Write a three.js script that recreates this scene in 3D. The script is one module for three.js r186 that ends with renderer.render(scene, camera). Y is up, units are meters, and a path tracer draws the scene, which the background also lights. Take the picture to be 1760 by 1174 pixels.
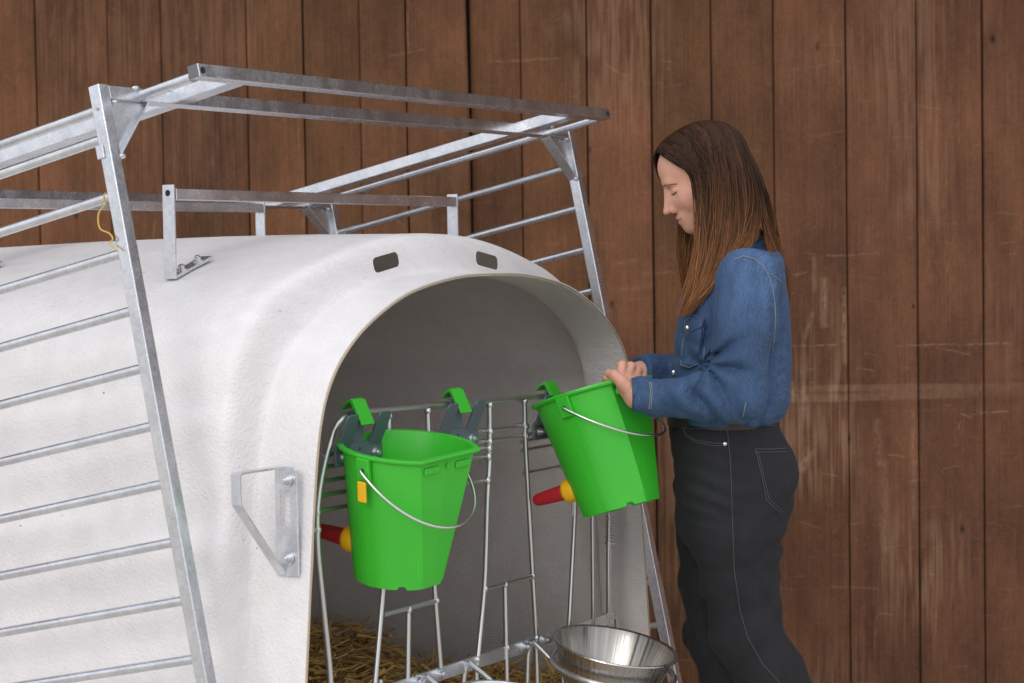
import * as THREE from 'three';
import { mergeGeometries, toCreasedNormals, mergeVertices } from 'three/addons/utils/BufferGeometryUtils.js';
import { RoundedBoxGeometry } from 'three/addons/geometries/RoundedBoxGeometry.js';
import { Brush, Evaluator, SUBTRACTION } from 'three-bvh-csg';

// ---------------------------------------------------------------- camera, sky, sun, exposure
const scene = new THREE.Scene();
const FOCAL = 3510.3, CX = 880, CY = 587, EYE = 1.35, PITCH = 0.0411, ROLL = 0.0151;
const camera = new THREE.PerspectiveCamera(2 * Math.atan(CY / FOCAL) * 180 / Math.PI, 1760 / 1174, 0.05, 400);
camera.position.set(0, EYE, 0);
camera.rotation.set(-PITCH, 0, -ROLL);
camera.focus = 4.0; camera.userData.fStop = 7.1;
scene.add(camera);

const renderer = new THREE.WebGLRenderer({ antialias: true });
renderer.toneMapping = THREE.LinearToneMapping;
renderer.toneMappingExposure = 1.15;
renderer.shadowMap.enabled = true;

{ // overcast sky: brighter towards the zenith, as an even cloud cover is
  const w = 128, h = 64, d = new Float32Array(w * h * 4);
  for (let j = 0; j < h; j++) for (let i = 0; i < w; i++) {
    const el = ((j + .5) / h - .5) * Math.PI, s = Math.max(0, Math.sin(el));
    const b = .9 + .2 * s, o = (j * w + i) * 4;
    d[o] = b * .965; d[o + 1] = b * .995; d[o + 2] = b * 1.075; d[o + 3] = 1;
  }
  const t = new THREE.DataTexture(d, w, h, THREE.RGBAFormat, THREE.FloatType);
  t.mapping = THREE.EquirectangularReflectionMapping; t.magFilter = t.minFilter = THREE.LinearFilter; t.needsUpdate = true;
  scene.background = t; scene.environment = t;
}
const sun = new THREE.DirectionalLight(0xfffaf4, .78);
sun.position.set(-2.9, 5.2, 4.4); sun.target.position.set(0, 1, -4.3);
sun.castShadow = true; sun.shadow.radius = 45; sun.shadow.mapSize.set(2048, 2048);
Object.assign(sun.shadow.camera, { left: -8, right: 8, top: 8, bottom: -8, near: .5, far: 40 });
scene.add(sun, sun.target);

// ---------------------------------------------------------------- helpers
const R = THREE.MathUtils, V3 = (x, y, z) => new THREE.Vector3(x, y, z);
function rng(seed) { let s = seed >>> 0; return () => { s = (s + 0x6D2B79F5) | 0; let t = Math.imul(s ^ s >>> 15, 1 | s); t = t + Math.imul(t ^ t >>> 7, 61 | t) ^ t; return ((t ^ t >>> 14) >>> 0) / 4294967296; }; }
function hash(x, y, z) { let h = Math.imul(x, 374761393) ^ Math.imul(y, 668265263) ^ Math.imul(z, 2147483647 - 1274126177); h = Math.imul(h ^ h >>> 13, 1274126177); return ((h ^ h >>> 16) >>> 0) / 4294967296; }
const fade = t => t * t * (3 - 2 * t);
function noise2(x, y, seed = 0, px = 0, py = 0) {                        // value noise, periodic when px / py are given
  const xi = Math.floor(x), yi = Math.floor(y), u = fade(x - xi), v = fade(y - yi);
  const m = (a, p) => p ? ((a % p) + p) % p : a;
  const h = (a, b) => hash(m(a, px), m(b, py), seed);
  const a = h(xi, yi), b = h(xi + 1, yi), c = h(xi, yi + 1), d = h(xi + 1, yi + 1);
  return a + (b - a) * u + (c - a) * v + (a - b - c + d) * u * v;
}
function noise3(x, y, z) {
  const xi = Math.floor(x), yi = Math.floor(y), zi = Math.floor(z), u = fade(x - xi), v = fade(y - yi), w = fade(z - zi);
  const l = (a, b, t) => a + (b - a) * t, h = (a, b, c) => hash(xi + a, yi + b, zi + c);
  return l(l(l(h(0, 0, 0), h(1, 0, 0), u), l(h(0, 1, 0), h(1, 1, 0), u), v), l(l(h(0, 0, 1), h(1, 0, 1), u), l(h(0, 1, 1), h(1, 1, 1), u), v), w) * 2 - 1;
}
const clamp = (x, a = 0, b = 1) => Math.min(b, Math.max(a, x));
const lerp = (a, b, t) => a + (b - a) * t;
const sstep = (a, b, x) => fade(clamp((x - a) / (b - a)));
function texture(w, h, fn, srgb, repeat) {                               // fn(u, v, x, y) -> [r, g, b] in 0..1
  const d = new Uint8Array(w * h * 4);
  for (let y = 0; y < h; y++) for (let x = 0; x < w; x++) {
    const c = fn((x + .5) / w, (y + .5) / h, x, y), o = (y * w + x) * 4;
    d[o] = clamp(c[0]) * 255; d[o + 1] = clamp(c[1]) * 255; d[o + 2] = clamp(c[2]) * 255; d[o + 3] = 255;
  }
  const t = new THREE.DataTexture(d, w, h); t.magFilter = THREE.LinearFilter; t.minFilter = THREE.LinearMipmapLinearFilter; t.generateMipmaps = true;
  t.wrapS = t.wrapT = THREE.RepeatWrapping; if (srgb) t.colorSpace = THREE.SRGBColorSpace;
  if (repeat) t.repeat.set(repeat, repeat);
  t.needsUpdate = true; return t;
}
function mesh(name, geo, mat, parent) {
  const m = new THREE.Mesh(Array.isArray(geo) ? mergeGeometries(geo.map(g => plain(g))) : geo, mat);
  m.name = name; m.castShadow = m.receiveShadow = true; if (parent) parent.add(m); return m;
}
function plain(g) { const n = g.index ? g.toNonIndexed() : g; for (const k of Object.keys(n.attributes)) if (!['position', 'normal', 'uv'].includes(k)) n.deleteAttribute(k); return n; }
const names = {};
function numbered(n) { const k = names[n] = (names[n] ?? -1) + 1; return k ? n + '_' + String(k).padStart(3, '0') : n; }
function thing(name, label, category, group) {
  const o = new THREE.Group(); o.name = numbered(name); o.userData = { label, category }; if (group) o.userData.group = group; scene.add(o); return o;
}
function metric(geo) {                                                   // uv in metres from the side each face points to
  const g = geo.index ? geo.toNonIndexed() : geo; const p = g.attributes.position, uv = new Float32Array(p.count * 2), a = V3(), b = V3(), c = V3();
  for (let i = 0; i < p.count; i += 3) {
    a.fromBufferAttribute(p, i); b.fromBufferAttribute(p, i + 1); c.fromBufferAttribute(p, i + 2);
    const n = b.clone().sub(a).cross(c.clone().sub(a)), ax = Math.abs(n.x), ay = Math.abs(n.y), az = Math.abs(n.z);
    [a, b, c].forEach((q, k) => { const [u, v] = ax >= ay && ax >= az ? [q.z + .37, q.y] : ay >= az ? [q.x, q.z + .71] : [q.x + .13, q.y + .29]; uv[(i + k) * 2] = u; uv[(i + k) * 2 + 1] = v; });
  }
  g.setAttribute('uv', new THREE.BufferAttribute(uv, 2)); return g;
}
function box(x0, x1, y0, y1, z0, z1, r = .0015) {
  const g = r ? new RoundedBoxGeometry(x1 - x0, y1 - y0, z1 - z0, 2, r) : new THREE.BoxGeometry(x1 - x0, y1 - y0, z1 - z0);
  g.translate((x0 + x1) / 2, (y0 + y1) / 2, (z0 + z1) / 2); return metric(g);
}
function rod(a, b, r, seg = 14, r2 = r) {
  const A = V3(...a), B = V3(...b), d = B.clone().sub(A), g = new THREE.CylinderGeometry(r2, r, d.length(), seg, 1);
  const p = g.attributes.position, uv = g.attributes.uv; for (let i = 0; i < p.count; i++) uv.setXY(i, uv.getX(i) * r * 6.28, p.getY(i));
  g.applyQuaternion(new THREE.Quaternion().setFromUnitVectors(V3(0, 1, 0), d.clone().normalize())); g.translate(...A.add(B).multiplyScalar(.5).toArray()); return g;
}
function wire(pts, r, seg = 40, sides = 10, tension = .5, closed = false) {
  const c = new THREE.CatmullRomCurve3(pts.map(p => p.isVector3 ? p : V3(...p)), closed, 'catmullrom', tension);
  const g = new THREE.TubeGeometry(c, seg, r, sides, closed), L = c.getLength(), uv = g.attributes.uv;
  for (let i = 0; i < uv.count; i++) uv.setXY(i, uv.getX(i) * L, uv.getY(i) * r * 6.28); return g;
}
function prism(pts, depth, bevel = .001) {                               // outline in xy, thickness along z, centred
  const s = new THREE.Shape(pts.map(p => new THREE.Vector2(...p))); return metric(extr(s, depth, bevel));
}
function extr(s, depth, bevel = .001) {
  const g = new THREE.ExtrudeGeometry(s, { depth: depth - 2 * bevel, bevelEnabled: bevel > 0, bevelThickness: bevel, bevelSize: bevel, bevelOffset: -bevel, bevelSegments: 2, curveSegments: 16 });
  g.translate(0, 0, -depth / 2 + bevel); return g;
}
function bolt(at, dir, r = .008, h = .007) {                             // hexagon head on a washer
  const q = new THREE.Quaternion().setFromUnitVectors(V3(0, 1, 0), V3(...dir).normalize());
  const a = new THREE.CylinderGeometry(r, r, h, 6), b = new THREE.CylinderGeometry(r * 1.45, r * 1.45, .0025, 18), c = new THREE.CylinderGeometry(r * .6, r * .5, h * .8, 12);
  a.translate(0, h / 2 + .002, 0); b.translate(0, .001, 0); c.translate(0, h + h * .35, 0);
  return [a, b, c].map(g => { g.applyQuaternion(q); g.translate(...at); return plain(g); });
}
function at(px, py, depth) {                                             // a measured point of the photograph at a given distance from the camera
  const x = (px - CX) / FOCAL, y = -(py - CY) / FOCAL, v = V3(x, y, -1).applyEuler(camera.rotation);
  return v.multiplyScalar(depth / -v.z).add(V3(0, EYE, 0));
}
function stdmat(o) { return new THREE.MeshStandardMaterial(o); }
function physmat(o) { return new THREE.MeshPhysicalMaterial(o); }
const rgb = (r, g, b) => new THREE.Color().setRGB(r, g, b);

// ---------------------------------------------------------------- materials
const M = {};
{
  const zinc = texture(512, 512, (u, v) => {
    // crystalline spangle: the nearest of scattered seeds gives each flake its tone
    const n = 34, x = u * n, y = v * n, xi = Math.floor(x), yi = Math.floor(y); let best = 9, id = 0;
    for (let j = -1; j < 2; j++) for (let i = -1; i < 2; i++) { const a = ((xi + i) % n + n) % n, b = ((yi + j) % n + n) % n, dx = xi + i + hash(a, b, 5) - x, dy = yi + j + hash(a, b, 6) - y, d = dx * dx + dy * dy; if (d < best) { best = d; id = hash(a, b, 7); } }
    const f = noise2(u * 160, v * 160, 3, 160, 160), c = noise2(u * 9, v * 9, 4, 9, 9);
    const t = .855 + .045 * (id - .5) + .05 * (f - .5) + .08 * (c - .5); return [t, t * 1.005, t * 1.015];
  }, true, 3);
  const zr = texture(256, 256, (u, v) => { const t = .5 + .14 * (noise2(u * 12, v * 12, 8, 12, 12) - .5) + .12 * (noise2(u * 70, v * 70, 9, 70, 70) - .5); return [t, t, t]; }, false, 3);
  M.zinc = stdmat({ color: rgb(.9, .91, .93), map: zinc, metalness: .95, roughness: .5, roughnessMap: zr, bumpMap: zr, bumpScale: .0003 });
  M.zincBright = stdmat({ color: rgb(.95, .96, .98), map: zinc, metalness: .9, roughness: .62, roughnessMap: zr, bumpMap: zr, bumpScale: .0002 });
  M.rodZinc = stdmat({ color: rgb(.6, .61, .6), metalness: .95, roughness: .33 });
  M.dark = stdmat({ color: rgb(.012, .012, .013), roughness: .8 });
  M.cap = stdmat({ color: rgb(.16, .165, .17), roughness: .5, metalness: .5 });

  const peel = texture(1024, 1024, (u, v) => {
    let t = .45 * noise2(u * 230, v * 230, 11, 230, 230) + .4 * noise2(u * 120, v * 120, 12, 120, 120) + .2 * noise2(u * 40, v * 40, 13, 40, 40);
    return [t, t, t];
  }, false, 1.6);
  const shellC = texture(1024, 1024, (u, v) => {
    let t = .94 + .03 * (noise2(u * 40, v * 40, 14, 40, 40) - .5) + .035 * (noise2(u * 7, v * 7, 15, 7, 7) - .5), w = .99;
    const xi = Math.floor(u * 24), yi = Math.floor(v * 24), hx = hash(xi, yi, 16);                                 // specks of dirt and short scuffs
    if (hx < .045) { const cx = .2 + .6 * hash(xi, yi, 17), cy = .2 + .6 * hash(xi, yi, 18), dx = u * 24 - xi - cx, dy = v * 24 - yi - cy, l = hash(xi, yi, 19) < .3 ? 5 : 1.3, q = Math.sqrt(dx * dx * l * l + dy * dy); if (q < .02 + .035 * hash(xi, yi, 20) && noise2(u * 300, v * 300, 21) > .3) t *= .55; }
    return [t, t * .99, t * w];
  }, true, .9);
  M.shell = physmat({ color: rgb(.86, .85, .845), map: shellC, roughness: .5, bumpMap: peel, bumpScale: .0016, clearcoat: .12, clearcoatRoughness: .45 });
  M.shellEdge = stdmat({ color: rgb(.42, .33, .21), roughness: .85 });
  const scuffG = texture(512, 512, (u, v) => { const s = noise2(u * 220, v * 8, 31, 220, 8), f = noise2(u * 6, v * 6, 32, 6, 6); const k = s > .93 && f > .5 ? .12 : 0; const t = .96 + .05 * (f - .5) + k; return [t, t, t]; }, true, 2);
  M.green = physmat({ color: rgb(.045, .52, .028), map: scuffG, roughness: .36, clearcoat: .1, clearcoatRoughness: .35 });
  M.yellow = physmat({ color: rgb(.85, .45, .008), roughness: .45 });
  M.red = physmat({ color: rgb(.42, .014, .022), roughness: .5 });
  M.holder = physmat({ color: rgb(.085, .11, .135), roughness: .42 });
  M.wire = stdmat({ color: rgb(.66, .66, .65), metalness: 1, roughness: .28 });
  const brush = texture(512, 512, (u, v) => { const t = .5 + .5 * (noise2(u * 256, v * 3, 41, 256, 3) - .5); return [t, t, t]; }, false, 1);
  M.steel = physmat({ color: rgb(.45, .43, .405), metalness: 1, roughness: .72, roughnessMap: brush, anisotropy: .6, bumpMap: brush, bumpScale: .0002 });
  M.twine = stdmat({ color: rgb(.6, .42, .1), roughness: .8 });
}
const hutchAt = [-0.7045, 0, -3.5056], hutchTurn = 1.017896;             // hutch axes: x across to its far side, y up, z out of the opening
function onHutch(o) { o.position.set(...hutchAt); o.rotation.y = hutchTurn; return o; }
const MID = .82;                                                         // middle of the hutch across

// ---------------------------------------------------------------- ground
{
  const t = texture(512, 512, (u, v) => { const a = .5 * noise2(u * 90, v * 90, 51, 90, 90) + .3 * noise2(u * 20, v * 20, 52, 20, 20) + .2 * noise2(u * 5, v * 5, 53, 5, 5); const c = .8 + .16 * (a - .5); return [c, c * .965, c * .91]; }, true, .5);
  const g = new THREE.PlaneGeometry(300, 300); g.rotateX(-Math.PI / 2); const uv = g.attributes.uv; for (let i = 0; i < uv.count; i++) uv.setXY(i, uv.getX(i) * 300, uv.getY(i) * 300);
  const m = mesh('ground', g, stdmat({ map: t, roughness: .9, bumpMap: t, bumpScale: .004 }), scene); m.userData.kind = 'structure';
}

// ---------------------------------------------------------------- barn wall of upright planks
const WALL_Z = -6.3;
{
  const seam = [...[-330, -205, -95, 0 - 8, 77, 199, 289, 434, 531, 626].map(p => [p, 1]), [704, 1], ...[812, 899, 1012, 1123, 1226, 1332, 1456, 1577, 1690, 1800, 1915].map(p => [p, 0])];
  const X = seam.map(([p, proud]) => [at(p, 400, 6.3).x, proud]);
  while (X[0][0] > -7) X.unshift([X[0][0] - .19 - .05 * hash(X.length, 3, 3), 1]);
  while (X[X.length - 1][0] < 9) X.push([X[X.length - 1][0] + .19 + .05 * hash(X.length, 7, 3), 0]);
  const W = 3.8, H = 2.6, X0 = -1.9, Y0 = -.1;
  const inView = X.map(a => a[0]);
  const r = rng(77), scr = [];                                            // scratches, rubbed marks and chips
  const pxy = (px, py) => { const p = at(px, py, 6.3); return [p.x, p.y]; };
  const add = (px, py, len, ang, wid, str) => { const [x, y] = pxy(px, py); scr.push({ x, y, len, ca: Math.cos(ang), sa: Math.sin(ang), wid, str, seed: scr.length }); };
  for (let i = 0; i < 260; i++) { const px = 700 + r() * 1060, py = 60 + r() * 1100; add(px, py, .02 + .13 * r() * r(), (r() - .5) * .5, .0016 + .0022 * r(), .15 + .4 * r()); }
  for (let i = 0; i < 60; i++) add(r() * 1760, r() * 1174, .02 + .1 * r(), 1.57 + (r() - .5) * .4, .002 + .003 * r(), .15 + .35 * r());
  for (let i = 0; i < 240; i++) add(700 + r() * 1060, r() * 1174, .004 + .01 * r(), r() * 3, .003 + .003 * r(), .3 + .6 * r());
  for (let i = 0; i < 40; i++) add(r() * 700, r() * 420, .01 + .05 * r() * r(), 1.57 + (r() - .5) * .3, .003, .2 + .3 * r());
  add(900, 103, .23, .04, .006, .6); add(1060, 122, .1, -.5, .005, .5); add(1465, 438, .17, .0, .005, .55); add(1640, 593, .36, .01, .004, .6); add(1400, 593, .15, .01, .004, .5);
  add(1700, 709, .13, .0, .0035, .8); add(1660, 715, .05, -.35, .003, .6); add(1650, 730, .04, 1.3, .003, .6); add(1470, 1010, .16, -.05, .006, .35); add(1540, 1180, .3, -.1, .006, .4);
  add(1400, 470, .12, 1.6, .012, .35); add(1418, 520, .17, 1.58, .02, .4); add(1452, 560, .25, 1.57, .012, .45); add(1390, 560, .1, 1.3, .012, .3); add(1385, 790, .09, 1.1, .022, .55); add(1510, 760, .16, 1.6, .02, .3); add(1520, 870, .3, 1.57, .028, .25); add(1570, 800, .35, 1.57, .01, .35);
  add(1080, 450, .08, .15, .012, .4); add(1130, 470, .11, .08, .008, .4); add(1095, 495, .12, .15, .01, .35); add(955, 40, .1, .6, .05, .22); add(1010, 90, .04, 1.2, .01, .35); add(1170, 330, .07, -.2, .006, .3);
  add(541, 372, .05, 1.57, .006, .5); add(552, 372, .045, 1.57, .005, .45); add(524, 380, .06, 1.57, .006, .4); add(200, 20, .02, 1.9, .006, .5); add(702, 60, .14, 1.57, .006, .5); add(690, 385, .05, -.6, .005, .4);
  const cell = 64, grid = new Map();
  for (const s of scr) { const e = s.len / 2 + s.wid * 2 + .02; for (let i = Math.floor((s.x - e - X0) * cell / W); i <= Math.floor((s.x + e - X0) * cell / W); i++) for (let j = Math.floor((s.y - e - Y0) * cell / W); j <= Math.floor((s.y + e - Y0) * cell / W); j++) { const k = i * 1000 + j; if (!grid.has(k)) grid.set(k, []); grid.get(k).push(s); } }
  const knots = []; for (let i = 0; i < 9; i++) knots.push([X0 + r() * W, Y0 + r() * H, .004 + .006 * r()]);
  knots.push([...pxy(1052, 523), .008], [...pxy(1654, 910), .009], [...pxy(1405, 80), .009]);
  const [wx, wy] = pxy(1470, 740);
  const height = new Float32Array(2048 * 1400);
  const map = texture(2048, 1400, (u, v, ix, iy) => {
    const x = X0 + u * W, y = Y0 + v * H; let b = 0; while (b < inView.length - 2 && inView[b + 1] < x) b++;
    const sd = b * 17 + 5, tone = hash(b, 1, 91), red = hash(b, 2, 91);
    const wob = .012 * (noise2(x * 7 + sd, y * 1.7, 61) - .5) + .004 * (noise2(x * 30, y * 6, 62) - .5);
    let kx = 0, kd = 0; for (const [a, c, q] of knots) { const dx = x - a, dy = y - c, d2 = dx * dx / (q * q) + dy * dy / (q * q * 3.2); if (d2 < 14) { kx += dx * .9 * Math.exp(-d2 * .35); kd = Math.max(kd, Math.exp(-d2 * 1.6)); } }
    const gx = x + wob - kx, ring = noise2(gx * 38 + sd * 3, y * .55 + sd, 63), fine = noise2(gx * 260, y * 5, 64), vf = noise2(gx * 520, y * 9, 65), big = noise2(gx * 9 + sd, y * 1.3 + sd, 66), blot = noise2(x * 5, y * 4, 67), gr = noise2(x * 210, y * 150, 68);
    const cath = Math.abs(((ring * 5 + big * 2) % 1) - .5) * 2;
    let l = .97 + .1 * (tone - .5) + .17 * (big - .5) + .09 * (fine - .5) + .08 * (vf - .5) + .15 * (noise2(x * 19 + sd, y * 8, 78) - .5) + .08 * (noise2(x * 60, y * 34, 79) - .5) - .035 * (1 - cath) * (.4 + .6 * big) + .22 * (blot - .5) + .12 * (gr - .5) - .5 * kd;
    let cr = .42 * l, cg = (.284 + .008 * (red - .5)) * l, cb = (.198 - .012 * (red - .5)) * l;
    // worn band and rubbed patches where bare wood shows
    const py = 587 - (y - EYE) * 557 + 148 * -1;
    let wear = .42 * sstep(.42, .74, noise2(x * 3.2, y * 2.6, 69)) * sstep(.3, .75, fine * .5 + noise2(x * 90, y * 14, 70) * .5) * (x > .0 ? 1 : .45);
    const bandY = pxy(1500, 678)[1]; if (x > .75) wear += .3 * sstep(.06, .03, Math.abs(y - bandY + .008 * (noise2(x * 12, 0, 71) - .5))) * sstep(.25, .6, noise2(x * 4, y * 60, 72)) * (.5 + .5 * noise2(x * 120, y * 120, 73));
    const gk = grid.get(Math.floor((x - X0) * cell / W) * 1000 + Math.floor((y - Y0) * cell / W));
    if (gk) for (const s of gk) {
      const dx = x - s.x, dy = y - s.y, a = dx * s.ca + dy * s.sa, c = -dx * s.sa + dy * s.ca + .006 * (noise2(a * 22 + s.seed * 9, s.seed, 74) - .5) * Math.min(1, s.len / .06);
      if (Math.abs(a) < s.len / 2 && Math.abs(c) < s.wid) { const brk = noise2(a * 90 + s.seed * 3, c * 400, 75); wear += s.str * sstep(.28, .62, brk + .12) * (1 - Math.abs(c) / s.wid) * sstep(s.len / 2, s.len / 2 - .012, Math.abs(a)); }
    }
    { const a = (x - wx) / .42, c = (y - wy) / .62; wear *= 1 + .5 * Math.exp(-a * a - c * c); wear += .12 * Math.exp(-a * a - c * c) * sstep(.5, .75, noise2(x * 26, y * 5, 76)) * noise2(x * 300, y * 60, 77); }
    wear = clamp(wear, 0, .85);
    cr = lerp(cr, .58, wear); cg = lerp(cg, .47, wear); cb = lerp(cb, .38, wear);
    height[iy * 2048 + ix] = .5 + .35 * (fine - .5) + .25 * (vf - .5) - .3 * (1 - cath) * .5 - .2 * kd;
    return [cr, cg, cb];
  }, true);
  const bump = texture(2048, 1400, (u, v, ix, iy) => { const t = height[iy * 2048 + ix]; return [t, t, t]; });
  for (const t of [map, bump]) t.wrapS = t.wrapT = THREE.MirroredRepeatWrapping;
  const tones = [.95, .98, 1.0, 1.02, 1.05].map(k => physmat({ color: rgb(k, k, k), map, bumpMap: bump, bumpScale: .0022, roughness: .82, specularIntensity: .45 }));
  const wall = thing('barn_wall', 'weathered brown wall of upright wooden planks behind the hutch', 'wall');
  wall.position.set(0, 0, WALL_Z);
  const TOP = 3.62, rr = rng(5);
  for (let i = 0; i < X.length - 1; i++) {
    const [xa, proud] = X[i], xb = X[i + 1][0], edge = proud && !X[i + 1][1];
    const faint = [812, 1226, 77, 199, 289, 531, 626].some(p => Math.abs(at(p, 400, 6.3).x - xa) < .002), gap = faint ? .0014 : .0034 + .0016 * rr(), a = xa + gap * .5, b = xb - (edge ? .007 : gap * .5), z = (proud ? .06 : 0) + .003 * (rr() - .5), c = .0025 + .0015 * rr(), T = .024;
    const seeing = xa > -2.2 && xb < 2.4, n = seeing ? 10 : 1, pos = [], idx = [];
    const lean = (rr() - .5) * .004;
    for (let k = 0; k <= n; k++) {                                         // chamfered edges that wander a little
      const y = -.05 + (TOP + .05) * k / n, j = edge ? .006 * (rr() - .5) : .0014 * (rr() - .5), j2 = edge ? .014 * (rr() - .5) - (k % 3 === 0 ? .01 : 0) : .0014 * (rr() - .5), o = lean * (k / n - .5);
      for (const [x, zz] of [[a + j, z - T], [a + j, z - c], [a + c + j, z], [b - c * (edge ? 2.5 : 1) + j2, z], [b + j2, z - c * (edge ? 2.5 : 1)], [b + j2, z - T - (edge ? .04 : 0)]]) pos.push(x + o, y, zz);
    }
    for (let k = 0; k < n; k++) for (let q = 0; q < 5; q++) { const p = k * 6 + q; idx.push(p, p + 1, p + 7, p, p + 7, p + 6); }
    let g = new THREE.BufferGeometry(); g.setAttribute('position', new THREE.Float32BufferAttribute(pos, 3)); g.setIndex(idx);
    const uv = []; for (let k = 0; k < pos.length; k += 3) uv.push((pos[k] - X0) / W, (pos[k + 1] - Y0) / H); g.setAttribute('uv', new THREE.Float32BufferAttribute(uv, 2));
    g = toCreasedNormals(g, .3);
    mesh('plank', g, tones[Math.floor(rr() * 5)], wall);
  }
  // overhanging eave of the barn above the hutch
  const eave = thing('barn_eave', 'wooden roof overhang of the barn above the picture', 'roof'); eave.position.set(0, 0, WALL_Z);
  const wood = stdmat({ color: rgb(.16, .1, .065), roughness: .85 });
  for (let i = 0; i < 8; i++) { const g = box(-7, 9, -.012, .012, i * .18 + .004, i * .18 + .176, .002); g.translate(0, 3.6 - i * .03, 0); mesh('board', g, wood, eave); }
  for (let i = 0; i < 16; i++) { const g = box(-.05, .05, -.09, .09, 0, 1.46, .004); g.rotateX(.165); g.translate(-6.6 + i, 3.72, 0); mesh('rafter', g, wood, eave); }
  mesh('backing', box(-7.2, 9.2, 0, TOP, -.09, -.03, 0), stdmat({ color: rgb(.04, .042, .036), roughness: .95 }), wall);
}

// ---------------------------------------------------------------- calf hutch
const hutch = onHutch(thing('calf_hutch', 'white plastic calf hutch with arched opening in front of the plank wall', 'calf hutch'));
{
  const half = pts => { const c = new THREE.CatmullRomCurve3(pts.map(p => V3(p[0], p[1], 0)), false, 'centripetal'); return c.getPoints(60); };
  // half outlines from the crown down to the ground, distance from the middle and height
  const open = half([[0, 1.322], [.11, 1.319], [.205, 1.308], [.3, 1.289], [.385, 1.257], [.465, 1.214], [.53, 1.158], [.565, 1.1], [.585, 1.03], [.6, .93], [.614, .8], [.636, .6], [.655, .4], [.675, .2], [.69, 0]]);
  const body = half([[0, 1.402], [.13, 1.397], [.25, 1.379], [.36, 1.353], [.475, 1.317], [.575, 1.262], [.632, 1.19], [.651, 1.13], [.6545, 1.105], [.669, 1.075], [.671, .99], [.673, .905], [.677, .885], [.6915, .855], [.7, .7], [.712, .4], [.725, .2], [.735, 0]]);
  const resample = (p, n) => { const L = [0]; for (let i = 1; i < p.length; i++) L.push(L[i - 1] + p[i].distanceTo(p[i - 1])); const out = []; let j = 0; for (let i = 0; i <= n; i++) { const s = L[L.length - 1] * i / n; while (j < L.length - 2 && L[j + 1] < s) j++; out.push(p[j].clone().lerp(p[j + 1], clamp((s - L[j]) / (L[j + 1] - L[j])))); } return out; };
  const N = 90, O = resample(open, N), B = resample(body, N);
  const full = h => { const out = []; for (let i = N; i >= 0; i--) out.push([-h[i].x, h[i].y]); for (let i = 1; i <= N; i++) out.push([h[i].x, h[i].y]); return out; };
  const fo = full(O), fb = full(B), n = fo.length;
  // stations: z, share of the body outline, shrink
  const st = [[.28, 0, 1], [.24, .0, 1], [.2, .0, 1], [.175, .004, 1], [.164, .02, 1], [.159, .045, 1], [.1555, .09, 1], [.153, .17, 1], [.1515, .32, 1], [.15, .48, 1], [.1485, .63, 1], [.146, .77, 1], [.1425, .865, 1], [.137, .93, 1], [.129, .974, 1], [.118, .996, 1], [.1, 1, 1], [.04, 1, 1], [-.15, 1, 1.002], [-.4, 1, 1.002], [-.7, 1, .999], [-1.05, 1, .992], [-1.3, 1, .985], [-1.37, 1, .97], [-1.42, 1, .93], [-1.45, 1, .86], [-1.465, 1, .7], [-1.47, 1, .35]];
  const shell = []; const T = .007;
  const ring = (z, k, s, inner) => fo.map((a, i) => {
    const b = fb[i]; let x = lerp(a[0], b[0], k) * s, y = lerp(a[1], b[1], k) * (s < .98 ? lerp(1, s, .5) : s);
    if (s < .9) y *= s;
    if (inner) { x *= 1 - T / .66; y *= 1 - T / 1.36; }
    return [MID + x, y, z];
  });
  const rows = [...st.map(q => ring(...q, false))], inn = [...st.map(q => ring(q[0] + (q[2] < .98 ? T : 0), q[1], q[2], true))];
  inn[0].forEach((p, i) => p[2] = .2795); 
  const pos = [], uv = [], idx = [];
  const put = (rw, flip) => { const base = pos.length / 3; let vv = 0; rw.forEach((row, j) => { let uu = 0; if (j) vv += Math.hypot(row[n >> 1][1] - rw[j - 1][n >> 1][1], row[n >> 1][2] - rw[j - 1][n >> 1][2]); row.forEach((p, i) => { if (i) uu += Math.hypot(p[0] - row[i - 1][0], p[1] - row[i - 1][1]); pos.push(...p); uv.push(uu, vv); }); });
    for (let j = 0; j < rw.length - 1; j++) for (let i = 0; i < n - 1; i++) { const a = base + j * n + i, q = flip ? [a, a + n, a + 1, a + 1, a + n, a + n + 1] : [a, a + 1, a + n, a + 1, a + n + 1, a + n]; idx.push(...q); } return base; };
  const b0 = put(rows, false), b1 = put(inn, true), last = st.length - 1;
  const pole = (base, z, flip) => { const c = pos.length / 3; pos.push(MID, 0, z); uv.push(.5, 2); for (let i = 0; i < n - 1; i++) { const a = base + last * n + i; idx.push(...(flip ? [a, c, a + 1] : [a, a + 1, c])); } return c; };
  const c0 = pole(b0, -1.471, false), c1 = pole(b1, -1.471 + T, true);
  for (let i = 0; i < n - 1; i++) { const a = b0 + i, b = b1 + i; idx.push(a, b, a + 1, a + 1, b, b + 1); }              // front rim
  for (const [e, f] of [[0, false], [n - 1, true]]) { for (let j = 0; j < last; j++) { const a = b0 + j * n + e, b = b1 + j * n + e, q = [a, a + n, b, b, a + n, b + n]; idx.push(...(f ? [q[0], q[2], q[1], q[3], q[5], q[4]] : q)); } const a = b0 + last * n + e, b = b1 + last * n + e, q = [a, c0, b, b, c0, c1]; idx.push(...(f ? [q[0], q[2], q[1], q[3], q[5], q[4]] : q)); }
  let g = new THREE.BufferGeometry(); g.setAttribute('position', new THREE.Float32BufferAttribute(pos, 3)); g.setAttribute('uv', new THREE.Float32BufferAttribute(uv, 2)); g.setIndex(idx);
  g = toCreasedNormals(g, .9);
  // two hand holes above the arch
  let brush = new Brush(g); brush.updateMatrixWorld();
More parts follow.
